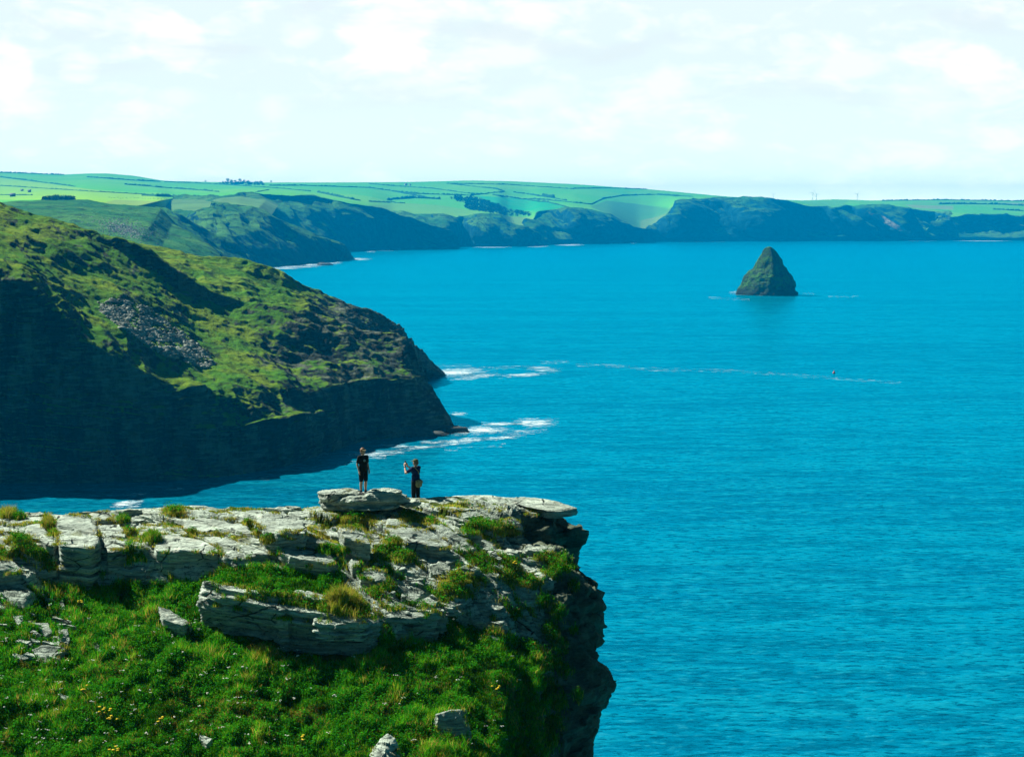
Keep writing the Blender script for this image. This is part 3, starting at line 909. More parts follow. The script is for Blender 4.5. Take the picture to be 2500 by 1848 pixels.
R7 = R5.copy(); R7[:, 1] += 70; R7[:, 2] = -8
R7[:3, 1] += 120; R7[:3, 2] = 40
rc = [4, 70, 90, 70, 70, 16, 10, 12]
G = loft([R0, R1, R2, R3, R4, R4b, R5, R6, R7], 960, rc, 5, 3)


def headland_disp(G, seed):
    n = grid_normals(G)
    if np.mean(n[G.shape[0] // 2][:, 2]) < 0: n = -n
    steep = 1 - np.clip(n[..., 2], 0, 1)
    q = G / np.array([26, 26, 26.])
    d = fbm(q, 5, seed) * 3.2
    # gullies running down the cliff
    q2 = np.stack([(G[..., 0] + .35 * G[..., 1]) / 13, G[..., 1] / 60, G[..., 2] / 70], -1)
    d += ridged(q2, 4, seed + 3) * 4.8 * sstep(.3, .7, steep)
    # strata ledges dipping seaward
    h = (G[..., 2] + G[..., 0] * .13 + 1.5 * fbm(G / 18, 3, seed + 9)) / 2.3
    fr = h - np.floor(h)
    lay = _hash(np.floor(h).astype(int), np.zeros(h.shape, int), np.zeros(h.shape, int), seed)
    d += (lay - .5) * 1.8 * sstep(.22, .5, steep) + (fr ** 3) * .9 * sstep(.12, .4, steep)
    # tussocky hummocks on the grass
    nrw = G.shape[0]
    lo_ = np.clip(np.minimum(np.arange(nrw) / 20., (nrw * .62 - np.arange(nrw)) / 30.), 0, 1)[:, None]
    d += (fbm(G / 38., 4, seed + 60) * 6.5 + ridged(q2 * .55 + 3.3, 3, seed + 63) * 3.0) * lo_
    d += fbm(G / 5.0, 4, seed + 30) * (.95 - .1 * steep)
    qf = np.stack([(G[..., 0] * .8 + G[..., 2] * .9) / 20, (G[..., 0] * .6 - G[..., 2] * .8) / 75, G[..., 1] / 60], -1)
    d += ridged(qf, 3, seed + 50) * 1.8 * (1 - steep)
    d += np.abs(fbm(G / np.array([16, 9, 9.]), 3, seed + 40)) * -1.6 * (1 - steep)
    k = np.clip((np.arange(G.shape[0]) - 2) / 8, 0, 1)[:, None]
    kr = np.clip((G.shape[1] - 1 - np.arange(G.shape[1])) / 60, .12, 1)[None, :]
    return G + n * (d * k * kr)[..., None]


HG = headland_disp(G, 101)
bias = np.zeros(HG.shape[:2])
pxh, pyh = project(HG)
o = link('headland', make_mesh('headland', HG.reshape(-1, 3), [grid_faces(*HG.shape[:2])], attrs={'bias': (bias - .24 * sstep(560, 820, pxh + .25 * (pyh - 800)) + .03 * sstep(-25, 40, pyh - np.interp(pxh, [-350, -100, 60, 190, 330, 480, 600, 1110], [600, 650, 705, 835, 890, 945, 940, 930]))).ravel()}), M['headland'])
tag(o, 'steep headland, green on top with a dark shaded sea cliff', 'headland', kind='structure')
HEAD = o

Q1 = np.array([at_y(250, 640, 790), at_y(400, 700, 790), at_y(500, 735, 790), at_y(590, 770, 790), at_y(680, 795, 795), at_y(820, 835, 815), at_y(940, 892, 880), at_z(1005, 921), at_z(1087, 917)])
Q2 = Yz([(250, 600, 835), (400, 645, 840), (510, 672, 845), (600, 702, 850), (690, 737, 860), (830, 792, 880), (955, 850, 925), (1012, 892, 955), (1086, 914, 990)])
Q3 = Yz([(250, 570, 880), (400, 605, 890), (520, 626, 900), (610, 638, 905), (700, 676, 915), (840, 732, 940), (962, 793, 965), (1008, 845, 980), (1085, 910, 995)])
Q0 = Q1.copy(); Q0[:, 2] -= 15; Q0[:, 1] -= 20
Q4 = Q3.copy(); Q4[:, 1] += 40; Q4[:, 2] -= 15
Q5 = Q3.copy(); Q5[:, 1] += 120; Q5[:, 2] = -8
G = loft([Q0, Q1, Q2, Q3, Q4, Q5], 520, [20, 90, 80, 14, 12], 5, 3)
HG2 = headland_disp(G, 202)
pxh, pyh = project(HG2)
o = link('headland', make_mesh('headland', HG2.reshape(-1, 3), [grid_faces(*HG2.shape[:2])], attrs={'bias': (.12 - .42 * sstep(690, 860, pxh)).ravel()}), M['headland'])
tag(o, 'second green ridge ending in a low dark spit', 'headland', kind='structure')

# scree on the slope
dg = bpy.context.evaluated_depsgraph_get()
bvh_h = BVHTree.FromPolygons([tuple(v) for v in HG.reshape(-1, 3)], [tuple(f) for f in grid_faces(*HG.shape[:2])])
SCREE = [(240, 740), (270, 732), (313, 732), (360, 752), (400, 778), (450, 815), (503, 858), (530, 888), (500, 900), (470, 890), (391, 866), (330, 825), (280, 790), (245, 760)]
vs, fs, off = [], [], 0
rg = np.random.default_rng(5)
cnt = 0
for k in range(9000):
    x, y = rg.uniform(235, 535), rg.uniform(728, 905)
    if not in_poly(np.array([x]), np.array([y]), SCREE)[0]: continue
    edge = vnoise(np.array([[x / 22, y / 14, 0.]]), 3)[0]
    if edge < -.25 and rg.random() < .85: continue
    d = Vector(ray(x, y)); 
    hit, nn, idx, dist = bvh_h.ray_cast(Vector((0, 0, CAMZ)), d.normalized())
    if hit is None: continue
    r = rg.uniform(.25, .75) * (1.6 if rg.random() < .06 else 1)
    v, f = blob(tuple(hit + nn * r * .2), r, int(rg.integers(0, 60)), (rg.uniform(.8, 1.8), rg.uniform(.7, 1.2), rg.uniform(.4, .8)), 6, 5, .5)
    vs.append(v); fs.append(f + off); off += len(v); cnt += 1
    if cnt > 2600: break
o = link('scree', make_mesh('scree', np.concatenate(vs), [np.concatenate(fs)], smooth=False), M['scree'])
tag(o, 'grey broken slate spilling down the grassy headland slope', 'scree', kind='stuff')
# scree on the hill behind
vs, fs, off = [], [], 0
hb = None
for ob in list(COL.objects):
    if ob.name == 'hillside': hb = ob
me = hb.data
bvh_s = BVHTree.FromPolygons([v.co[:] for v in me.vertices], [p_.vertices[:] for p_ in me.polygons])
for k in range(900):
    x, y = rg.normal(305, 32), rg.normal(560, 10)
    y += (x - 305) * .18
    hit, nn, idx, dist = bvh_s.ray_cast(Vector((0, 0, CAMZ)), Vector(ray(x, y)).normalized())
    if hit is None: continue
    r = rg.uniform(.4, 1.1)
    v, f = blob(tuple(hit), r, int(rg.integers(0, 60)), (1.4, 1, .7), 6, 5, .5)
    vs.append(v); fs.append(f + off); off += len(v)
o = link('scree', make_mesh('scree', np.concatenate(vs), [np.concatenate(fs)], smooth=False), M['scree'])
tag(o, 'pale scattered stones on the hill behind the headland', 'scree', kind='stuff')

# ------------------------------------------------------------------ FOREGROUND CLIFF TOP
COLS = [(-200, [(1255, 62), (1300, 59.6), (1330, 58.4), (1372, 57.7), (1412, 57.0), (1470, 56), (1560, 54), (1700, 51), (1848, 48.5), (2200, 43)]),
        (60, [(1255, 62), (1300, 59.6), (1335, 58.2), (1372, 57.7), (1412, 57.1), (1470, 56.1), (1560, 54), (1700, 51), (1848, 48.5), (2200, 43)]),
        (130, [(1256, 62), (1300, 59.8), (1332, 58.4), (1430, 57.6), (1480, 56.4), (1560, 54.2), (1700, 51.2), (1848, 48.5), (2200, 43)]),
        (240, [(1250, 62.2), (1300, 60), (1340, 58.2), (1440, 57.4), (1480, 56.6), (1560, 54.4), (1700, 51.3), (1848, 48.6), (2200, 43)]),
        (390, [(1237, 62.8), (1300, 60), (1350, 58.0), (1412, 57.4), (1480, 56.2), (1560, 54.2), (1700, 51.3), (1848, 48.7), (2200, 43)]),
        (480, [(1237, 62.8), (1300, 60), (1350, 57.9), (1412, 57.2), (1470, 56.0), (1520, 55.2), (1600, 53.6), (1848, 48.8), (2200, 43)]),
        (560, [(1237, 62.8), (1300, 60), (1362, 57.6), (1410, 56.6), (1486, 55.2), (1545, 54.8), (1600, 53.6), (1848, 48.8), (2200, 43.2)]),
        (760, [(1238, 62.8), (1300, 60.2), (1390, 57.5), (1450, 56.1), (1520, 54.8), (1592, 54.3), (1640, 53.2), (1848, 49.2), (2200, 43.5)]),
        (900, [(1232, 63.2), (1300, 60.7), (1400, 57.7), (1500, 55.4), (1524, 55.0), (1592, 54.5), (1660, 52.6), (1848, 48.8), (2200, 43)]),
        (1080, [(1215, 64.6), (1300, 61.2), (1400, 58.4), (1500, 56.1), (1572, 55.5), (1650, 53.2), (1848, 49.2), (2200, 44)]),
        (1200, [(1212, 65.2), (1300, 62.2), (1400, 59.3), (1480, 57.6), (1540, 56.7), (1650, 53.9), (1848, 50.0), (2200, 45)]),
        (1290, [(1212, 66.5), (1262, 64.6), (1330, 63.8), (1347, 61.7), (1400, 60.2), (1480, 58.6), (1540, 57.9), (1650, 55.4), (1848, 52.2), (2200, 48)]),
        (1420, [(1212, 67), (1250, 66.2), (1330, 65.2), (1347, 63), (1400, 61.8), (1500, 60.2), (1848, 56), (2200, 53)])]
_cx = np.array([c[0] for c in COLS], float)
_py = np.arange(1180, 2221, 4.0)
_tab = np.array([np.interp(_py, *zip(*c[1])) for c in COLS])
_tab[:, _py < 1230] = np.array([np.interp(1240, *zip(*c[1])) for c in COLS])[:, None] + (1240 - _py[_py < 1230])[None] * .055
for i, c in enumerate(COLS):
    r0 = c[1][0][0]
    m_ = _py < r0
    _tab[i, m_] = c[1][0][1] + (r0 - _py[m_]) * .05


def YF(px, py):
    px = np.clip(np.asarray(px, float), _cx[0], _cx[-1] - 1e-6); py = np.clip(np.asarray(py, float), _py[0], _py[-1] - 1e-3)
    i = np.clip(np.searchsorted(_cx, px, 'right') - 1, 0, len(_cx) - 2)
    u = (px - _cx[i]) / (_cx[i + 1] - _cx[i]); u = u * u * (3 - 2 * u)
    j = ((py - _py[0]) / 4).astype(int); v = (py - _py[0]) / 4 - j
    a = _tab[i, j] * (1 - v) + _tab[i, j + 1] * v
    b = _tab[i + 1, j] * (1 - v) + _tab[i + 1, j + 1] * v
    return a * (1 - u) + b * u


RIM = [(-200, 1256), (0, 1256), (130, 1260), (150, 1255), (260, 1248), (300, 1246), (350, 1239), (440, 1235), (500, 1236), (620, 1239), (740, 1238), (780, 1237), (880, 1228), (1000, 1214), (1050, 1215), (1150, 1213), (1290, 1215), (1345, 1222), (1400, 1240)]
EP = [(1215, 1330), (1236, 1330), (1250, 1325), (1265, 1292), (1290, 1282), (1320, 1294), (1338, 1350), (1365, 1330), (1400, 1345), (1420, 1352), (1470, 1335), (1520, 1314), (1560, 1320), (1640, 1347), (1700, 1337), (1848, 1330), (2200, 1320)]
SPL = [(1215, 1345), (1239, 1356), (1249, 1352), (1258, 1360), (1265, 1376), (1279, 1386), (1290, 1404), (1300, 1438), (1304, 1420), (1307, 1393), (1314, 1384), (1317, 1367), (1325, 1370), (1335, 1364), (1341, 1361), (1353, 1372), (1369, 1392), (1381, 1406), (1397, 1415), (1402, 1432), (1407, 1445), (1417, 1461), (1428, 1451), (1438, 1431), (1448, 1455), (1460, 1467), (1475, 1477), (1486, 1473), (1490, 1460), (1505, 1476), (1516, 1469), (1522, 1451), (1544, 1446), (1561, 1464), (1570, 1447), (1578, 1425), (1594, 1430), (1608, 1455), (1627, 1482), (1650, 1489), (1669, 1499), (1691, 1491), (1725, 1460), (1755, 1455), (1769, 1460), (1805, 1444), (1848, 1442), (1950, 1430), (2200, 1410)]
def lush(px, py):
    """1 = deep green meadow, 0 = rocky dry plateau"""
    edge = np.interp(px, [-200, 60, 130, 380, 480, 560, 640, 720, 830, 900, 1060, 1100, 1180, 1320, 1500], [1490, 1490, 1440, 1425, 1420, 1385, 1385, 1395, 1400, 1560, 1570, 1500, 1540, 1560, 1580])
    return sstep(-14, 14, py - edge)


_rim = np.array(RIM, float); _E = np.array(EP, float); _S = np.array(SPL, float)
nrow = 400
nm, nc_, nb = 620, 90, 24
tt = np.linspace(0, 1, nrow)
rows = []
for t_ in tt:
    pyr = 1215 + t_ * (2200 - 1215)
    E = np.interp(pyr, _E[:, 0], _E[:, 1]); S = np.interp(pyr, _S[:, 0], _S[:, 1])
    pxs = np.concatenate([np.linspace(-1300, -205, 60), np.linspace(-200, E, nm - 60)])
    rm = np.interp(pxs, _rim[:, 0], _rim[:, 1])
    pys = rm + t_ * (2200 - rm)
    YE = YF(pxs, pys)
    Pm = at_y(pxs, pys, YE)
    u = np.linspace(0, 1, nc_ + 1)[1:]
    pxc = E + (S - E) * u
    yc = YE[-1] + 2.4 * u ** 1.5
    Pc = at_y(pxc, pys[-1] + 0 * u, yc)
    w = np.linspace(0, 1, nb + 1)[1:]
    Pb = Pc[-1][None] + np.stack([-1.2 * w ** 2, 9 * w, -2.6 * w - 3 * w ** 2], -1)
    rows.append(np.concatenate([Pm, Pc, Pb], 0))
G = np.stack(rows, 0)
G[:, :nm] = smooth1(smooth1(G[:, :nm], 0, 2), 1, 4)
# displacement
n = grid_normals(G)
if np.mean(n[:, nm // 2, 2]) < 0: n = -n
pxg, pyg = project(G)
steep = 1 - np.clip(n[..., 2], 0, 1)
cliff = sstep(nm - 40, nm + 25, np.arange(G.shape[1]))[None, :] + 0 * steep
h = (G[..., 2] + G[..., 0] * .10 + .35 * fbm(G / 2.5, 3, 3)) / .34
lay = _hash(np.floor(h).astype(int), np.floor(G[..., 0] / 2.3 + 5 * vnoise(G / 4, 2)).astype(int), np.zeros(h.shape, int), 9)
fr = h - np.floor(h)
d = (lay - .5) * .42 * np.maximum(cliff * .8, sstep(.35, .7, steep)) + fbm(G / .9, 5, 5) * .16
d += fbm(G / .75, 3, 51) * .14 * lush(pxg, pyg) * (1 - cliff)
d += fbm(G / 2.6, 4, 15) * .40 * cliff + ridged(G / np.array([1.5, 1.5, .4]), 4, 16) * .34 * cliff
sil = np.zeros(G.shape[1]); sil[nm + nc_ - 14:nm + nc_ + 3] = 1
d *= (1 - .65 * sil)[None, :]
d *= np.where(np.arange(G.shape[1])[None, :] > nm - 60, sstep(0, 30, np.arange(nrow))[:, None], 1.0)
wrock = (1 - lush(pxg, pyg)) * (1 - sstep(nm - 30, nm, np.arange(G.shape[1]))[None, :]) * sstep(0, 14, np.arange(nrow))[:, None]
G = G + n * d[..., None]
ST = math.radians(-30)
su = G[..., 0] * math.cos(ST) + G[..., 1] * math.sin(ST) + .5 * fbm(G * np.array([.5, .5, 0]), 3, 61)
sv = -G[..., 0] * math.sin(ST) + G[..., 1] * math.cos(ST) + .55 * fbm(G * np.array([.45, .45, 0]), 3, 62) + .10 * fbm(G * np.array([2.2, 2.2, 0]), 3, 63)


def strata(su, sv, dv, du, seed, amp):
    k = np.floor(sv / dv).astype(int)
    f = sv / dv - k
    z0 = np.zeros(k.shape, int)
    uu = su / du + 7.0 * _hash(k, z0, z0, seed)
    c = np.floor(uu).astype(int); fu = uu - c
    r = _hash(k, c, z0, seed + 1)
    z = amp * (.75 * (1 - f) + .9 * (r - .5))
    crack = np.clip(1 - np.minimum(fu, 1 - fu) * du / .05, 0, 1)
    return z - .07 * crack * (r > .35), f, r


z1, f1, r1 = strata(su, sv, .95, 2.3, 5, .20)
z2, f2, r2 = strata(su + .4, sv + .2, .36, 1.1, 9, .075)
G[..., 2] += wrock * (z1 + z2)
STEPF, STEPF2, WROCK = f1, f2, wrock
# back slope
bk = []
for dy, dz, k in ((.8, -.50, 1), (1.7, -.88, 1), (3.2, -2.4, 1), (5, -8, 1), (9, -25, 1), (22, -85, 1)):
    r = G[0].copy(); r[:, 1] += dy; r[:, 2] += dz
    bk.append(r)
G = np.concatenate([np.stack(bk[::-1], 0), G], 0)
nb0 = len(bk)
# drop skirt at the bottom
sk = G[-1:].copy(); sk[..., 2] -= 75
G = np.concatenate([G, sk], 0)
pxg, pyg = project(G)


ROCKZONE = [[(60, 1375), (160, 1375), (175, 1600), (60, 1620), (-20, 1500), (-60, 1400)], [(960, 1345), (1110, 1345), (1330, 1330), (1350, 1440), (1320, 1570), (1180, 1560), (1100, 1490), (1080, 1510), (900, 1500), (940, 1420)], [(480, 1410), (900, 1470), (915, 1590), (700, 1590), (500, 1520)]]
gl = lush(pxg, pyg)
nz1 = fbm(G * np.array([.9, .6, .9]), 4, 77)
padr = lambda a: np.concatenate([a[:1].repeat(nb0, 0), a, a[-1:]], 0)
g_rock = np.clip(-.02 + 1.0 * nz1 + .55 * sstep(.62, .98, padr(STEPF)) + .2 * sstep(.6, 1, padr(STEPF2)), 0, 1)
far_ = sstep(1300, 1255, pyg)
g_rock = np.clip(g_rock + .28 * far_ * (fbm(G * .5, 3, 79) > -.05), 0, 1)
gmask = g_rock * (1 - gl) + gl
gmask[:, :] *= 1 - np.concatenate([cliff[:1].repeat(nb0, 0), cliff, cliff[-1:]], 0)
kshade = np.concatenate([cliff[:1].repeat(nb0, 0), cliff, cliff[-1:]], 0).copy()
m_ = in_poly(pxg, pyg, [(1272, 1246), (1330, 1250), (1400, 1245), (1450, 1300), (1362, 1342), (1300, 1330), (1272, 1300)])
kshade[m_] = 1.0  # recess under the rim slab, shade painted in as darker stone
BASE_V = G.reshape(-1, 3); BASE_F = grid_faces(*G.shape[:2])
o = link('cliff', make_mesh('cliff', BASE_V, [BASE_F], attrs={'g': gmask.ravel(), 'k': kshade.ravel()}), M['base'])
tag(o, 'foreground cliff top of turf and bedrock above the sea', 'cliff', kind='structure')
GROUND_G = gmask.ravel()
bvh_base = BVHTree.FromPolygons([tuple(v) for v in BASE_V], [tuple(f) for f in BASE_F])

# ---------------- rock slabs
SLAB_V, SLAB_F, SLAB_OFF = [], [], 0


def slab_mesh(poly, lift=.1, thick=.7, tilt=None, roll=None, seed=0, rough=1.0, layers=3, bulge=0.0, n_out=110, flare=0.0):
    poly = np.array(poly, float)
    # resample outline
    P2 = np.vstack([poly, poly[:1]])
    seg = np.r_[0, np.cumsum(np.hypot(*np.diff(P2, axis=0).T))]
    ts = np.linspace(0, seg[-1], n_out, endpoint=False)
    ox, oy = np.interp(ts, seg, P2[:, 0]), np.interp(ts, seg, P2[:, 1])
    for _ in range(1):
        ox = .2 * np.roll(ox, 1) + .6 * ox + .2 * np.roll(ox, -1)
        oy = .2 * np.roll(oy, 1) + .6 * oy + .2 * np.roll(oy, -1)
    Y = YF(poly[:, 0], poly[:, 1])
    W = at_y(poly[:, 0], poly[:, 1], Y)
    A = np.c_[W[:, :2] - W[:, :2].mean(0), np.ones(len(W))]
    sol = np.linalg.lstsq(A, W[:, 2], rcond=None)[0]
    a, b = np.clip(sol[0], -.16, .06), np.clip(sol[1], .10, .5)
    if tilt is not None: b = math.tan(math.radians(tilt))
    if roll is not None: a = math.tan(math.radians(roll))
    # anchor at the front-most part
    k = np.argsort(-poly[:, 1])[:max(2, len(poly) // 3)]
    c0 = W[k].mean(0); c0[2] += lift
    # ray/plane intersection  z - c0z = a(x-c0x)+b(y-c0y)
    d = ray(ox, oy)
    num = c0[2] - CAMZ - a * c0[0] - b * c0[1]
    t_ = num / (d[:, 2] - a * d[:, 0] - b * d[:, 1])
    O = d * t_[:, None] + np.array([0, 0, CAMZ])
    ctr = O.mean(0)
    size = np.linalg.norm(O - ctr, axis=1).mean()
    outw = O - ctr; outw[:, 2] = 0; outw /= np.linalg.norm(outw, axis=1, keepdims=True)
    jit = (fbm(O * 2.2 + seed, 3, seed) * .10 + fbm(O * 6.5 + seed, 3, seed + 1) * .06 - .07 * np.clip(ridged(O * 1.7 + seed, 2, seed + 4) - .45, 0, 1)) * min(1, size) * rough
    O = O + outw * jit[:, None]
    ring_r = [.0, .12, .25, .38, .5, .6, .7, .78, .85, .91, .955, .985, 1.0]
    rings = []
    up = np.array([-a, -b, 1.0]); up /= np.linalg.norm(up)
    for r in ring_r[1:]:
        R = ctr + (O - ctr) * r
        dz = fbm(R * np.array([.7, 1.3, 1]) + seed * 3.1, 4, seed + 2) * .11 * rough + fbm(R * 3.3 + seed, 4, seed + 7) * .05 * rough
        q = (R[:, 0] * .35 + R[:, 1] * 1.0 + .5 * fbm(R * .8, 2, seed + 5)) / .55
        dz += (_hash(np.floor(q).astype(int), np.zeros(len(q), int), np.zeros(len(q), int), seed) - .5) * .10 * rough
        dz = dz + bulge * (1 - r ** 2)
        edge = max(0, (r - .9) / .1)
        rings.append(R + up * (dz * (1 - .5 * edge) - .05 * edge ** 2 * rough)[:, None])
    layers = int(round(layers * 1.9)) if thick > .3 else layers
    last = rings[-1]
    rl = np.random.default_rng(seed + 5)
    cur = 0.0
    wts = rl.uniform(.6, 1.4, layers); wts = wts / wts.sum() * thick
    for L in range(layers):
        offs = (rl.uniform(-.20, .07) if L else 0.0) - flare * (L / max(1, layers))
        nn = fbm(O * np.array([1.6, 1.6, 1]) + L * 13.7, 4, seed + L) * .13 * rough
        o_ = (offs + nn * (1 if L else .3))
        for fr_, extra in ((.02, -.02), (.5, .03), (.96, -.03)):
            R = O + outw * (o_ + extra + .02 * fbm(O * 5 + fr_ * 9 + L, 2, seed))[:, None]
            R = R.copy(); R[:, 2] = last[:, 2] - (cur + wts[L] * fr_) - .03
            rings.append(R)
        cur += wts[L]
    V = np.concatenate([ctr[None] + up * (bulge + .02)] + rings, 0)
    m = len(rings)
    F = grid_faces(m, n_out, True) + 1
    i = np.arange(n_out)
    T = np.stack([np.zeros(n_out, int), 1 + i, 1 + (i + 1) % n_out], -1)
    return V, F, T, ctr


def slab(poly, label=None, **kw):
    global SLAB_OFF
    V, F, T, ctr = slab_mesh(poly, **kw)
    SLAB_V.append(V); SLAB_F.append((F + SLAB_OFF, T + SLAB_OFF)); SLAB_OFF += len(V)
    if label is None:
        BED.append((V, F, T)); return None
    V2 = V - ctr
    o = link('rock_slab', make_mesh('rock_slab', V2, [F[:, ::-1], T[:, ::-1]], sharp=38), M['rock'])
    o.location = ctr
    tag(o, label, 'rock slab', 'stone slabs of the cliff top')
    return o


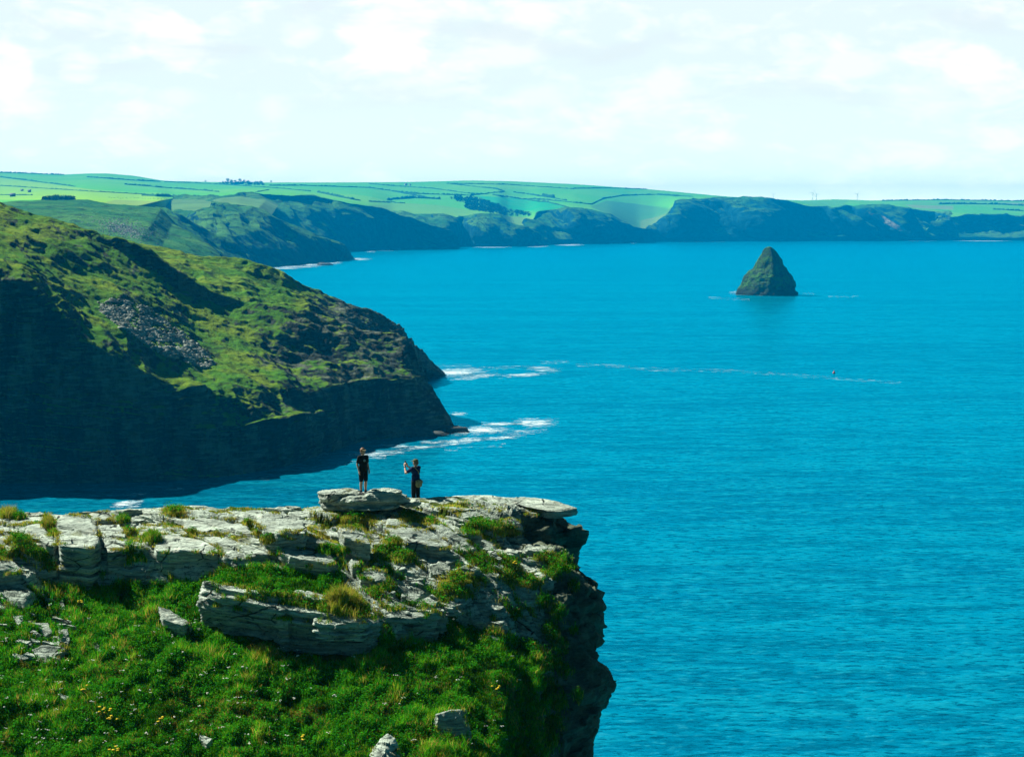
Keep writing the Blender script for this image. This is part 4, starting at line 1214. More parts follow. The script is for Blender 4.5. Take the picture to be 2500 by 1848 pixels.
BED = []
S = 0
HERO = [
    ([(122, 1255), (216, 1258), (236, 1287), (244, 1325), (223, 1337), (185, 1331), (143, 1327), (141, 1287), (127, 1267)], 'large squarish slab with a lens-shaped raised layer above the tallest dark ledge', dict(lift=.25, thick=1.7, layers=5)),
    ([(238, 1276), (291, 1277), (307, 1302), (308, 1340), (262, 1342), (251, 1307)], 'stepped slab split by a crack from the large squarish slab', dict(lift=.12, thick=1.5, layers=6)),
    ([(151, 1252), (258, 1245), (276, 1256), (274, 1268), (234, 1268), (218, 1257)], 'flat slab at the back rim with a shadowed right end', dict(lift=.2, thick=.6, layers=2)),
    ([(-60, 1282), (102, 1280), (111, 1289), (140, 1323), (134, 1331), (109, 1325), (87, 1311), (36, 1300), (-60, 1294)], 'pale tapering slab left of the golden tussocks', dict(lift=.12, thick=.9, layers=3)),
    ([(-60, 1264), (34, 1260), (105, 1260), (107, 1277), (-60, 1279)], 'thin striped slab behind the pale tapering slab', dict(lift=.1, thick=.5)),
    ([(31, 1249), (102, 1247), (113, 1254), (36, 1256)], 'narrow pale slab on the rim beside the leftmost tussock', dict(lift=.12, thick=.5, layers=2)),
    ([(-60, 1363), (27, 1363), (53, 1385), (49, 1398), (18, 1405), (-60, 1409)], 'rounded grey boulder cut off by the left edge', dict(lift=.3, thick=1.0, bulge=.15)),
    ([(365, 1302), (426, 1304), (488, 1313), (513, 1325), (530, 1338), (533, 1351), (459, 1346), (412, 1350), (381, 1344)], 'broad smooth slab with a diagonal crack and deep dark front', dict(lift=.15, thick=.75, layers=1, rough=.6)),
    ([(412, 1264), (517, 1263), (606, 1269), (604, 1291), (622, 1305), (604, 1307), (568, 1302), (495, 1304), (448, 1289), (450, 1276)], 'wide sheet of bare striped rock behind the broad smooth slab', dict(lift=.1, thick=.5)),
    ([(352, 1280), (419, 1282), (452, 1291), (461, 1303), (437, 1305), (383, 1294)], 'pale tongue-shaped slab left of the wide striped sheet', dict(lift=.12, thick=.5, layers=2)),
    ([(497, 1308), (532, 1307), (575, 1318), (648, 1342), (659, 1356), (610, 1360), (575, 1367), (548, 1362), (535, 1336)], 'long sloping slab right of the broad smooth slab, above lush grass', dict(lift=.1, thick=.6)),
    ([(577, 1314), (622, 1308), (648, 1325), (692, 1358), (659, 1352), (622, 1338)], 'narrow slanting slab with grass in its cracks', dict(lift=.14, thick=.5)),
    ([(619, 1273), (648, 1249), (695, 1254), (740, 1272), (750, 1286), (742, 1296), (700, 1295), (677, 1300), (640, 1287)], 'thick grey block standing highest on the middle plateau', dict(lift=.55, thick=.9, layers=3)),
    ([(677, 1303), (700, 1299), (754, 1305), (791, 1315), (800, 1328), (773, 1331), (700, 1312)], 'slanting layer under the highest grey block', dict(lift=.35, thick=.7, layers=2)),
    ([(648, 1326), (684, 1326), (729, 1337), (809, 1356), (823, 1372), (802, 1381), (773, 1376), (704, 1365)], 'long slab running down to the right in the middle', dict(lift=.25, thick=.8, layers=2)),
    ([(751, 1382), (791, 1379), (827, 1394), (773, 1394)], 'short ledge below the long middle slab', dict(lift=.1, thick=.5, layers=2)),
    ([(484, 1463), (490, 1412), (540, 1425), (640, 1440), (760, 1455), (880, 1470), (915, 1505), (905, 1521), (760, 1516), (660, 1507), (600, 1489), (537, 1480)], 'huge layered ledge half covered in grass above the meadow', dict(lift=.30, thick=1.3, layers=5, n_out=240, tilt=16, rough=1.9)),
    ([(386, 1474), (416, 1482), (467, 1525), (447, 1533), (396, 1514)], 'fallen slab lying tilted in the meadow left of the huge ledge', dict(lift=.2, thick=.6, layers=2, tilt=20, roll=-10)),
    ([(794, 1287), (820, 1287), (836, 1316), (807, 1309)], 'small flat stone left of the lifted block with a black front', dict(lift=.12, thick=.5, layers=2)),
    ([(825, 1282), (876, 1282), (891, 1298), (905, 1325), (874, 1320), (840, 1309)], 'lifted block with a black shaded front in the centre', dict(lift=.6, thick=1.0, layers=2, rough=.7)),
    ([(893, 1300), (923, 1302), (936, 1316), (954, 1331), (941, 1334), (909, 1331)], 'cracked stone leaning on the right of the lifted block', dict(lift=.2, thick=.6, layers=3)),
    ([(945, 1265), (972, 1267), (1063, 1285), (1056, 1291), (941, 1280)], 'long pale plank of rock under the yellow grass clump', dict(lift=.2, thick=.5, layers=2)),
    ([(931, 1283), (972, 1287), (1030, 1290), (1063, 1303), (1096, 1322), (1100, 1334), (1081, 1342), (1030, 1333), (990, 1333), (951, 1303)], 'largest pale slab right of centre with a hollowed dark edge', dict(lift=.3, thick=.7, layers=2)),
    ([(869, 1398), (900, 1387), (943, 1394), (945, 1412), (918, 1419), (882, 1411)], 'flat oval stone set in the bright green grass', dict(lift=.18, thick=.6, layers=1)),
    ([(851, 1369), (863, 1354), (883, 1369), (874, 1382), (860, 1384)], 'small cube-like stone above the flat oval stone', dict(lift=.25, thick=.6, layers=1)),
    ([(951, 1374), (983, 1369), (1001, 1380), (991, 1394), (961, 1398)], 'speckled stone in the tussocks right of the flat oval stone', dict(lift=.12, thick=.5, layers=1)),
    ([(1050, 1216), (1098, 1211), (1171, 1210), (1281, 1212), (1342, 1217), (1412, 1238), (1396, 1243), (1352, 1247), (1332, 1245), (1300, 1231), (1261, 1225), (1203, 1222), (1150, 1227), (1050, 1229)], 'long pale rim slab jutting out over the sea with a rusty tip', dict(lift=.25, thick=.24, layers=1, n_out=180, roll=-1.5, rough=.7)),
    ([(1199, 1233), (1251, 1235), (1302, 1246), (1330, 1252), (1312, 1256), (1251, 1252), (1221, 1248)], 'grassy under-layer beneath the overhanging rim slab', dict(lift=.03, thick=.5, tilt=4, roll=-2)),
    ([(1221, 1270), (1251, 1264), (1269, 1271), (1278, 1289), (1261, 1293), (1231, 1287)], 'lumpy boulder at the lip of the dark overhang', dict(lift=.5, thick=.9, bulge=.12)),
    ([(1241, 1365), (1267, 1367), (1312, 1389), (1290, 1404), (1243, 1388)], 'sunlit slab behind the yellow flower near the cliff edge', dict(lift=.15, thick=.6, layers=2, tilt=20, roll=-9)),
    ([(1292, 1404), (1318, 1392), (1340, 1404), (1314, 1419)], 'lower block broken off the sunlit slab near the cliff edge', dict(lift=.15, thick=.6, layers=1, tilt=20, roll=-9)),
    ([(1316, 1421), (1346, 1408), (1353, 1421), (1322, 1430)], 'lowest block of the broken sunlit slab, right on the edge', dict(lift=.12, thick=.6, layers=2, tilt=18, roll=-9)),
    ([(1104, 1399), (1135, 1381), (1171, 1385), (1173, 1393), (1141, 1402)], 'cracked wedge-shaped stone among the terraces', dict(lift=.15, thick=.5, layers=3)),
    ([(1145, 1405), (1167, 1397), (1195, 1405), (1181, 1419), (1151, 1413)], 'domed stone in the terraces below the cracked wedge', dict(lift=.18, thick=.5, layers=2)),
    ([(1187, 1400), (1203, 1395), (1221, 1403), (1211, 1413), (1195, 1407)], 'small leaf-shaped stone right of the domed terrace stone', dict(lift=.18, thick=.5, layers=2)),
    ([(919, 1492), (955, 1489), (1022, 1486), (1066, 1492), (1076, 1500), (1011, 1509), (939, 1509)], 'low wide slab topping the dark block right of the huge ledge', dict(lift=.2, thick=1.1, layers=5)),
    ([(919, 1459), (955, 1467), (975, 1483), (936, 1481)], 'pale stone right of the biggest golden tussock', dict(lift=.12, thick=.5)),
    ([(1025, 1462), (1055, 1453), (1072, 1464), (1064, 1479), (1039, 1481)], 'square pale stone above the end of the low wide slab', dict(lift=.2, thick=.6)),
    ([(76, 1585), (103, 1574), (143, 1578), (166, 1581), (157, 1587), (139, 1598), (134, 1616), (105, 1622)], 'bare pale rock face in the meadow at the lower left', dict(lift=.05, thick=.5, layers=1, tilt=30, rough=.6)),
    ([(141, 1538), (166, 1534), (172, 1558), (168, 1577), (145, 1575)], 'upright pale stone above the bare rock face in the meadow', dict(lift=.15, thick=.6, layers=2, tilt=32)),
    ([(900, 1838), (928, 1799), (947, 1786), (967, 1799), (978, 1850), (960, 1880), (915, 1880)], 'half-lit boulder at the bottom edge of the slope', dict(lift=.5, thick=1.2, bulge=.2, tilt=34)),
    ([(1063, 1742), (1100, 1731), (1139, 1730), (1146, 1775), (1147, 1800), (1068, 1803)], 'shaded bluish block low on the grassy cliff', dict(lift=.35, thick=1.0, tilt=58, layers=2)),
]
for k, (poly, lab, kw) in enumerate(HERO):
    kw = dict(kw); kw['lift'] = kw['lift'] * 1.45
    slab(poly, lab, seed=10 + k * 3, **kw)
MINOR = [[(4, 1322), (33, 1321), (49, 1336), (18, 1347)], [(54, 1383), (73, 1394), (67, 1404), (54, 1403)], [(74, 1392), (102, 1383), (140, 1385), (140, 1399), (109, 1404), (76, 1403)], [(69, 1411), (84, 1414), (95, 1429), (80, 1437)], [(-60, 1443), (35, 1445), (31, 1459), (-60, 1458)],
         [(261, 1371), (312, 1364), (354, 1385), (352, 1396), (320, 1392), (263, 1386)], [(125, 1441), (151, 1438), (152, 1453), (127, 1451)], [(145, 1465), (154, 1465), (160, 1489), (143, 1478)], [(29, 1502), (56, 1502), (58, 1515), (45, 1526)], [(76, 1518), (119, 1518), (130, 1543), (112, 1549)], [(217, 1565), (235, 1565), (251, 1583), (237, 1591)], [(199, 1504), (212, 1513), (210, 1526), (200, 1518)], [(145, 1686), (170, 1701), (161, 1708), (146, 1698)], [(485, 1788), (520, 1800), (505, 1814), (487, 1803)],
         [(716, 1440), (752, 1443), (799, 1458), (839, 1463), (828, 1468), (741, 1457)], [(765, 1485), (821, 1487), (799, 1496)], [(768, 1521), (808, 1523), (812, 1535), (770, 1538)], [(826, 1534), (870, 1534), (875, 1551), (828, 1553)], [(611, 1525), (662, 1532), (651, 1537), (615, 1536)],
         [(998, 1342), (1030, 1343), (1041, 1358), (1020, 1363)], [(1045, 1347), (1074, 1349), (1080, 1362), (1049, 1361)], [(911, 1374), (936, 1374), (938, 1383), (914, 1381)], [(983, 1414), (1038, 1411), (1034, 1417), (983, 1424), (961, 1428)],
         [(1249, 1327), (1296, 1329), (1316, 1341), (1308, 1348), (1271, 1336)], [(1304, 1327), (1356, 1335), (1356, 1342), (1332, 1340)], [(1215, 1339), (1243, 1345), (1275, 1357), (1211, 1354)], [(1265, 1361), (1286, 1361), (1310, 1369), (1281, 1372)], [(1086, 1367), (1108, 1365), (1112, 1374), (1090, 1380)], [(1112, 1375), (1143, 1377), (1137, 1384), (1114, 1384)], [(1157, 1373), (1181, 1373), (1181, 1382), (1163, 1382)],
         [(1050, 1391), (1066, 1385), (1078, 1397), (1050, 1402)], [(1082, 1385), (1100, 1383), (1098, 1396), (1084, 1396)], [(1074, 1424), (1120, 1422), (1155, 1426), (1110, 1437), (1078, 1437)], [(1189, 1422), (1225, 1422), (1229, 1437), (1193, 1441)], [(1251, 1450), (1292, 1452), (1308, 1464), (1292, 1473), (1259, 1477)],
         [(1091, 1469), (1133, 1467), (1130, 1476), (1100, 1481)], [(1144, 1480), (1191, 1469), (1233, 1478), (1227, 1487), (1164, 1493)], [(1177, 1533), (1233, 1514), (1241, 1528), (1205, 1537)], [(1266, 1511), (1305, 1514), (1308, 1526), (1274, 1523)], [(1255, 1536), (1302, 1536), (1313, 1559), (1274, 1551)], [(1316, 1630), (1344, 1619), (1349, 1640), (1324, 1645)], [(1230, 1661), (1261, 1672), (1247, 1679)], [(1036, 1519), (1060, 1517), (1062, 1528), (1038, 1530)], [(1065, 1520), (1088, 1519), (1090, 1531), (1068, 1533)], [(932, 1542), (1000, 1541), (996, 1549), (940, 1550)],
         [(640, 1240), (700, 1238), (740, 1242), (700, 1246)], [(740, 1240), (800, 1239), (830, 1246), (760, 1248)], [(830, 1262), (940, 1258), (945, 1268), (840, 1270)], [(700, 1252), (760, 1250), (800, 1258), (720, 1264)], [(1030, 1240), (1110, 1238), (1170, 1246), (1060, 1252)], [(1085, 1258), (1130, 1250), (1170, 1262), (1110, 1268)], [(1120, 1248), (1180, 1249), (1200, 1258), (1140, 1262)], [(900, 1244), (990, 1240), (1040, 1246), (930, 1254)], [(1105, 1266), (1130, 1266), (1136, 1278), (1110, 1278)], [(1080, 1286), (1110, 1292), (1180, 1306), (1110, 1302)],
         [(320, 1262), (372, 1262), (372, 1271), (324, 1271)], [(280, 1246), (330, 1241), (348, 1246), (300, 1252)], [(1120, 1325), (1140, 1328), (1150, 1338), (1125, 1340)], [(1145, 1345), (1165, 1347), (1168, 1356), (1148, 1357)], [(1240, 1478), (1262, 1475), (1290, 1490), (1250, 1492)], [(1190, 1446), (1230, 1446), (1250, 1452), (1196, 1454)]]
for k, poly in enumerate(MINOR):
    slab(poly, None, lift=.14, thick=.5, layers=2, seed=300 + k * 3, n_out=64)
for k, poly in enumerate([[(490, 1442), (535, 1438), (640, 1462), (705, 1482), (690, 1490), (600, 1472), (530, 1458)], [(496, 1416), (560, 1428), (650, 1443), (720, 1456), (715, 1464), (640, 1454), (540, 1436)], [(660, 1464), (760, 1482), (830, 1492), (826, 1502), (740, 1494), (655, 1476)], [(716, 1442), (760, 1445), (840, 1462), (836, 1472), (740, 1462)], [(762, 1502), (830, 1506), (905, 1512), (896, 1524), (820, 1522), (764, 1516)]]):
    slab(poly, None, lift=.62, thick=.5, layers=3, seed=500 + k * 3, n_out=90, tilt=14)
# little random stones in the rocky terraces
rg = np.random.default_rng(21)
k = 0
while k < 210:
    z_ = ROCKZONE[1] if rg.random() < .75 else ROCKZONE[0]
    xs = [p_[0] for p_ in z_]; ys = [p_[1] for p_ in z_]
    x, y = rg.uniform(min(xs), max(xs)), rg.uniform(min(ys), max(ys))
    if not in_poly(np.array([x]), np.array([y]), z_)[0]: continue
    w_, h_ = rg.uniform(8, 30), rg.uniform(2.5, 6)
    a_ = np.sort(rg.uniform(0, 2 * math.pi, 6))
    poly = [(x + w_ * math.cos(q) * rg.uniform(.7, 1.1), y + h_ * math.sin(q) * rg.uniform(.7, 1.1) + .25 * w_ * math.cos(q)) for q in a_]
    slab(poly, None, lift=rg.uniform(.05, .2), thick=.4, layers=2, seed=700 + k, n_out=36)
    k += 1
vs = []; qf = []; tf = []; off = 0
for V, F, T in BED:
    vs.append(V); qf.append(F[:, ::-1] + off); tf.append(T[:, ::-1] + off); off += len(V)
o = link('bedrock', make_mesh('bedrock', np.concatenate(vs), [np.concatenate(qf), np.concatenate(tf)], sharp=38), M['rock'])
tag(o, 'small bedrock ledges showing through the turf', 'bedrock', kind='structure')

# ---------------- the big boulder under the woman (stacked lumps grown into one)
def remesh_obj(name, parts, voxel, mat, parent=None, smooth=2, sharp=None):
    vs, fs, off = [], [], 0
    for v, f in parts:
        vs.append(v); fs.append(f + off); off += len(v)
    me = make_mesh(name + '_src', np.concatenate(vs), [np.concatenate(fs)])
    o = bpy.data.objects.new(name + '_src', me)
    COL.objects.link(o)
    m = o.modifiers.new('r', 'REMESH'); m.mode = 'VOXEL'; m.voxel_size = voxel; m.use_smooth_shade = True
    if smooth:
        s = o.modifiers.new('s', 'SMOOTH'); s.iterations = smooth; s.factor = .5
    dg = bpy.context.evaluated_depsgraph_get()
    dg.update()
    me2 = bpy.data.meshes.new_from_object(o.evaluated_get(dg))
    me2.name = name
    bpy.data.objects.remove(o)
    bpy.data.meshes.remove(me)
    return me2


def bl(px, py, Y, rpx, sq, seed, amp=.25):
    c = at_y(px, py + 1.5, Y)
    return blob(tuple(c), rpx * Y / F0, seed, (sq[0], sq[1], sq[2] * .92), 36, 22, amp, 1.4)


YB = 62.6
parts = [bl(880, 1216, YB, 62, (1.0, .95, .31), 1), bl(820, 1210, YB + .1, 46, (1.0, 1.0, .34), 2, .2), bl(935, 1212, YB + .1, 58, (1.0, .9, .33), 3), bl(960, 1217, YB, 38, (1.0, .9, .42), 4),
         bl(850, 1222, YB - .35, 30, (1.3, .8, .5), 5), bl(905, 1218, YB - .5, 30, (1.3, .7, .55), 6), bl(815, 1199, YB + .1, 42, (.95, 1.0, .14), 7, .15), bl(793, 1225, YB, 14, (1.2, 1, .7), 8), bl(812, 1234, YB - .2, 22, (1.4, 1, .45), 9),
         bl(900, 1232, YB, 80, (1.0, .8, .15), 10), bl(840, 1200, YB, 40, (1.2, .9, .22), 12), bl(935, 1201, YB, 45, (1.1, .9, .2), 13), bl(1005, 1226, YB + .2, 26, (1.1, 1, .42), 14)]
me = remesh_obj('boulder', parts, .035, M['rock'], smooth=1)
nv_ = len(me.vertices)
co = np.empty(nv_ * 3, np.float32); me.vertices.foreach_get('co', co); co = co.reshape(-1, 3).astype(float)
no = np.empty(nv_ * 3, np.float32); me.vertices.foreach_get('normal', no); no = no.reshape(-1, 3).astype(float)
hh_ = (co[:, 2] + .1 * co[:, 0]) / .16
lay = _hash(np.floor(hh_ + .8 * fbm(co * 1.5, 2, 4)).astype(int), np.zeros(nv_, int), np.zeros(nv_, int), 3) - .5
dsp = fbm(co * 1.6, 4, 31) * .10 + np.abs(fbm(co * 3.5, 4, 35)) * -.09 + lay * .09 * (1 - np.abs(no[:, 2]))
co = co + no * dsp[:, None]
cen = co.mean(0); cen[2] = co[:, 2].min()
me.vertices.foreach_set('co', (co - cen).astype(np.float32).ravel())
me.update()
BOULDER = link('boulder', me, M['rock'])
BOULDER.location = cen
tag(BOULDER, 'big lumpy pale boulder on the rim with a woman standing on it', 'boulder')

# combined BVH of everything in the foreground that grass can stand on
allV = [BASE_V]; allF = [tuple(f) for f in BASE_F]
off = len(BASE_V)
nbase = len(BASE_F)
for V, (F, T) in zip(SLAB_V, SLAB_F):
    pass
sv = np.concatenate(SLAB_V)
for F, T in SLAB_F:
    allF.extend([tuple(x) for x in (F + off)]); allF.extend([tuple(x) for x in (T + off)])
bco = co; bpoly = [tuple(np.array(p_.vertices[:]) + off + len(sv)) for p_ in me.polygons]
nboul = len(allF)
allF.extend(bpoly)
bvh_all = BVHTree.FromPolygons([tuple(v) for v in np.concatenate([BASE_V, sv, bco])], allF)

# ------------------------------------------------------------------ GRASS
TUSS = [(18, 1256, 26, 1), (45, 1262, 20, .7), (120, 1282, 20, .9), (130, 1305, 16, .8), (115, 1262, 14, .6), (300, 1270, 20, .7), (318, 1300, 16, .6), (372, 1318, 22, .9), (470, 1300, 16, .5), (525, 1302, 10, .4), (605, 1278, 14, .6), (628, 1302, 12, .6), (655, 1318, 20, .6), (425, 1248, 36, .45), (870, 1270, 60, .4), (1050, 1272, 20, .45), (1000, 1262, 34, .5),
        (835, 1478, 52, 1.25), (860, 1490, 40, 1.0), (800, 1345, 26, .8), (835, 1345, 22, .7), (1170, 1290, 50, .7), (1215, 1295, 45, .6), (1245, 1300, 30, .5), (940, 1350, 36, .6), (985, 1360, 36, .6), (1120, 1420, 60, .4), (1130, 1450, 30, .5), (1090, 1442, 30, .5), (1255, 1410, 44, .6), (1290, 1425, 36, .6), (960, 1325, 30, .5), (1330, 1360, 30, .6), (1350, 1372, 24, .5), (870, 1335, 20, .4), (60, 1345, 40, .6), (90, 1360, 36, .7), (50, 1320, 40, .5), (330, 1345, 26, .8), (120, 1385, 26, .5), (5, 1360, 26, .5)]
E1P = [(490, 1418), (560, 1430), (660, 1445), (780, 1465), (880, 1480), (905, 1510), (760, 1508), (640, 1490), (560, 1465)]
rg = np.random.default_rng(99)
pos, hts, cols, leans = [], [], [], []
GR_LUSH = np.array([[.055, .30, .006], [.085, .38, .008], [.026, .17, .006], [.17, .36, .010], [.022, .26, .014]])
GR_DRY = np.array([[.50, .45, .06], [.36, .40, .03], [.24, .33, .015], [.56, .44, .08], [.36, .31, .06]])


ax, ay = rg.uniform(-700, 1400, 310000), rg.uniform(1235, 1990, 310000)
ok = (ax < np.interp(ay, _E[:, 0], _E[:, 1]) + np.where(ay < 1400, 45, 12)) & (ay > np.interp(ax, _rim[:, 0], _rim[:, 1]) + 2)
ax, ay = ax[ok], ay[ok]
acc = np.stack([ax, ay, lush(ax, ay), in_poly(ax, ay, ROCKZONE[1]) | in_poly(ax, ay, ROCKZONE[0]), in_poly(ax, ay, E1P)], -1)
w = at_y(acc[:, 0], acc[:, 1], YF(acc[:, 0], acc[:, 1]))
nzA = fbm(w * np.array([.9, .6, .9]), 4, 77)
nzB = fbm(w * np.array([.45, .45, .45]), 3, 120)
nzC = fbm(w * 1.6, 3, 130)
nzD = fbm(w * 3.6, 2, 135)
nzE = fbm(w * np.array([.8, .8, .8]), 3, 137)
e1n = fbm(np.stack([acc[:, 0] / 60 + acc[:, 1] / 40, (acc[:, 1] - acc[:, 0] * .16) / 9, 0 * acc[:, 0]], -1), 3, 140)
for (x, y, l, inr, ine), ww, a1, b1, c1, e1, d1, e2 in zip(acc, w, nzA, nzB, nzC, e1n, nzD, nzE):
    if ine:
        continue
    hit, nn, idx, dist = bvh_all.ray_cast(Vector((ww[0], ww[1], ww[2] + 3.0)), Vector((0, 0, -1)))
    if hit is None: continue
    if idx >= nbase: continue
    if rg.random() > sstep(.25, .7, GROUND_G[BASE_F[idx]].mean()): continue
    if abs(nn.z) < .38: continue
    pos.append(hit[:])
    dry = .04 + .2 * max(0, b1) + .9 * max(0, e2 - .12) if l > .5 else (.75 if y < 1345 else .5)
    if ine: dry = .5
    isdry = rg.random() < dry + .25 * c1
    pal = GR_DRY if isdry else GR_LUSH
    base = pal[rg.integers(0, 5)]
    cols.append(base * (1 + .7 * c1 + .45 * b1 + .6 * d1) * (1.0 if l > .5 else 1.1) * (np.array([1.0, .78, 1.0]) if l > .5 and isdry else 1.0))
    if l > .5:
        hts.append(.125 * rg.uniform(.6, 1.5) * (1 + 1.5 * max(-.42, b1 + .8 * c1 + .7 * d1)))
    elif ine or y > 1345: hts.append(.15 * rg.uniform(.6, 1.5))
    else: hts.append(.05 * rg.uniform(.6, 1.8))
def cam_hit(x, y):
    return bvh_all.ray_cast(Vector((0, 0, CAMZ)), Vector(ray(x, y)).normalized())


# grass growing in strips along the ledges of the huge layered slab
ex, ey = rg.uniform(485, 915, 15000), rg.uniform(1410, 1525, 15000)
e1n = fbm(np.stack([ex / 85 + ey / 60, (ey - ex * .15) / 8.5, 0 * ex], -1), 3, 140)
ok = in_poly(ex, ey, E1P) & (e1n > .06)
for x, y in zip(ex[ok], ey[ok]):
    hit, nn, idx, dist = cam_hit(x, y)
    if hit is None or idx >= nboul or abs(nn.z) < .5: continue
    pos.append(hit[:]); hts.append(.13 * rg.uniform(.5, 1.5))
    g = GR_DRY if rg.random() < .55 else GR_LUSH
    cols.append(g[rg.integers(0, 5)] * rg.uniform(.7, 1.2))
for poly, lab, kw in HERO:
    P_ = np.array(poly + [poly[0]], float)
    sg = np.r_[0, np.cumsum(np.hypot(*np.diff(P_, axis=0).T))]
    if 'jutting' in lab: continue
    m_ = int(sg[-1] * 1.5)
    tq = rg.uniform(0, sg[-1], m_)
    gate = vnoise(np.stack([tq / 14.0  + len(lab) * 3.3, 0 * tq, 0 * tq], -1), 8)
    for t_, g_ in zip(tq, gate):
        if g_ < .22: continue
        x, y = np.interp(t_, sg, P_[:, 0]) + rg.normal() * 3.0, np.interp(t_, sg, P_[:, 1]) + rg.normal() * 1.6
        hit, nn, idx, dist = cam_hit(x, y)
        if hit is None or abs(nn.z) < .35 or idx >= nboul or dist > 75: continue
        pos.append(hit[:]); hts.append((.055 if y < 1345 else .085) * rg.uniform(.5, 1.5))
        g = GR_DRY if rg.random() < (.85 if y < 1345 else .55) else GR_LUSH
        cols.append(g[rg.integers(0, 5)] * rg.uniform(.7, 1.2))
# bushes of turf down the seaward face
for x, y, r in [(1352, 1395, 16), (1375, 1375, 14), (1390, 1390, 9), (1400, 1430, 9), (1362, 1500, 14), (1345, 1545, 16), (1368, 1580, 14), (1352, 1620, 16), (1382, 1640, 10), (1340, 1690, 18), (1365, 1720, 14), (1350, 1770, 18), (1330, 1470, 14), (1336, 1810, 18), (1400, 1540, 8), (1410, 1700, 9)]:
    for k in range(int(r * r * .9)):
        hit, nn, idx, dist = cam_hit(rg.normal(x, r * .6), rg.normal(y, r * .7))
        if hit is None or idx >= nboul or dist > 75: continue
        pos.append(hit[:]); hts.append(.15 * rg.uniform(.5, 1.4))
        g = GR_DRY if rg.random() < .3 else GR_LUSH
        cols.append(g[rg.integers(0, 5)] * rg.uniform(.6, 1.1))
for (x, y, r, hs) in TUSS:
    nT = int(r * r * (.85 if hs > .8 else .5))
    dryp = .85 if hs < .65 or (x, y) in ((835, 1478), (860, 1490), (120, 1282), (130, 1305), (18, 1256)) else .4
    for k in range(nT):
        qx, qy = rg.normal(x, r * .42), rg.normal(y, r * .16)
        hit, nn, idx, dist = cam_hit(qx, qy)
        if hit is None or abs(nn.z) < .3 or idx >= nboul: continue
        d2 = ((qx - x) / (r * .9)) ** 2
        pos.append(hit[:]); hts.append((.36 if hs > .8 else .27) * hs * rg.uniform(.6, 1.2) * max(.35, 1 - .6 * d2))
        g = GR_DRY if rg.random() < dryp else GR_LUSH
        cols.append(g[rg.integers(0, 5)] * rg.uniform(.8, 1.2))
pos = np.array(pos); hts = np.array(hts); cols = np.array(cols)


def blades_mesh(name, pos, hts, cols, per, width, spread, seed, lean=.45):
    rg = np.random.default_rng(seed)
    n = len(pos) * per
    P = np.repeat(pos, per, 0) + rg.normal(size=(n, 3)) * np.array([spread, spread, 0])
    Hh = np.repeat(hts, per) * rg.uniform(.55, 1.25, n)
    C = np.repeat(cols, per, 0) * rg.uniform(.7, 1.3, n)[:, None]
    az = rg.uniform(0, 2 * math.pi, n)
    d = np.stack([np.cos(az), np.sin(az), 0 * az], -1)
    s = np.stack([-np.sin(az), np.cos(az), 0 * az], -1)
    az2 = rg.uniform(0, 2 * math.pi, n)
    s = np.stack([np.cos(az2), np.sin(az2), 0 * az2], -1)
    ln = (lean * rg.uniform(.2, 1.3, n))[:, None] * Hh[:, None]
    wd = (width * rg.uniform(.7, 1.3, n))[:, None]
    up = np.array([0, 0, 1.0])
    b = P - up * .03
    m_ = P + d * ln * .35 + up * (Hh * .6)[:, None]
    tp = P + d * ln + up * Hh[:, None]
    V = np.stack([b - s * wd, b + s * wd, m_ + s * wd * .75, m_ - s * wd * .75, tp], 1).reshape(-1, 3)
    i = np.arange(n) * 5
    Q = np.stack([i, i + 1, i + 2, i + 3], -1)
    T = np.stack([i + 3, i + 2, i + 4], -1)
    CC = np.stack([C * .55, C * .55, C * .95, C * .95, C * 1.2], 1).reshape(-1, 3)
    return make_mesh(name, V, [Q, T], smooth=False, attrs={'col': np.clip(np.repeat(C, 5, 0), 0, 1)})


isl = hts > .0
o = link('grass', blades_mesh('grass', pos, hts, cols, 5, .009, .05, 1), M['blades'])
tag(o, 'long green and golden grass covering the cliff top', 'grass', kind='stuff')
print('tufts', len(pos))

# broad leaved herbs among the meadow grass (small leaves close to the ground)
sel = rg.permutation(len(pos))[:int(len(pos) * .6)]
sel = np.array([i for i in sel if hts[i] > .11])
n = len(sel) * 4
c0 = np.repeat(pos[sel], 4, 0) + rg.normal(size=(n, 3)) * np.array([.05, .05, .03])
c0[:, 2] += rg.uniform(.04, .2, n)
a_ = rg.normal(size=(n, 3)); a_[:, 2] *= .5; a_ /= np.linalg.norm(a_, axis=1, keepdims=True)
b_ = np.cross(a_, rg.normal(size=(n, 3)) * .5 + np.array([0, 0, 1.])); b_ /= np.linalg.norm(b_, axis=1, keepdims=True)
s_ = rg.uniform(.018, .048, n)[:, None]
V = np.stack([c0 - a_ * s_, c0 + b_ * s_ * .55, c0 + a_ * s_, c0 - b_ * s_ * .55], 1).reshape(-1, 3)
cc = np.repeat(np.array([[.02, .20, .012], [.035, .27, .010], [.06, .26, .008]])[rg.integers(0, 3, n)] * rg.uniform(.6, 1.4, n)[:, None], 4, 0)
o = link('ground_cover', make_mesh('ground_cover', V, [np.arange(4 * n).reshape(-1, 4)], smooth=False, attrs={'col': cc}), M['blades'])
tag(o, 'small leafy herbs growing through the meadow grass', 'ground cover', kind='stuff')


def ground_hit(px, py):
    d = Vector(ray(px, py)).normalized()
    hit, nn, idx, dist = bvh_all.ray_cast(Vector((0, 0, CAMZ)), d)
    return hit


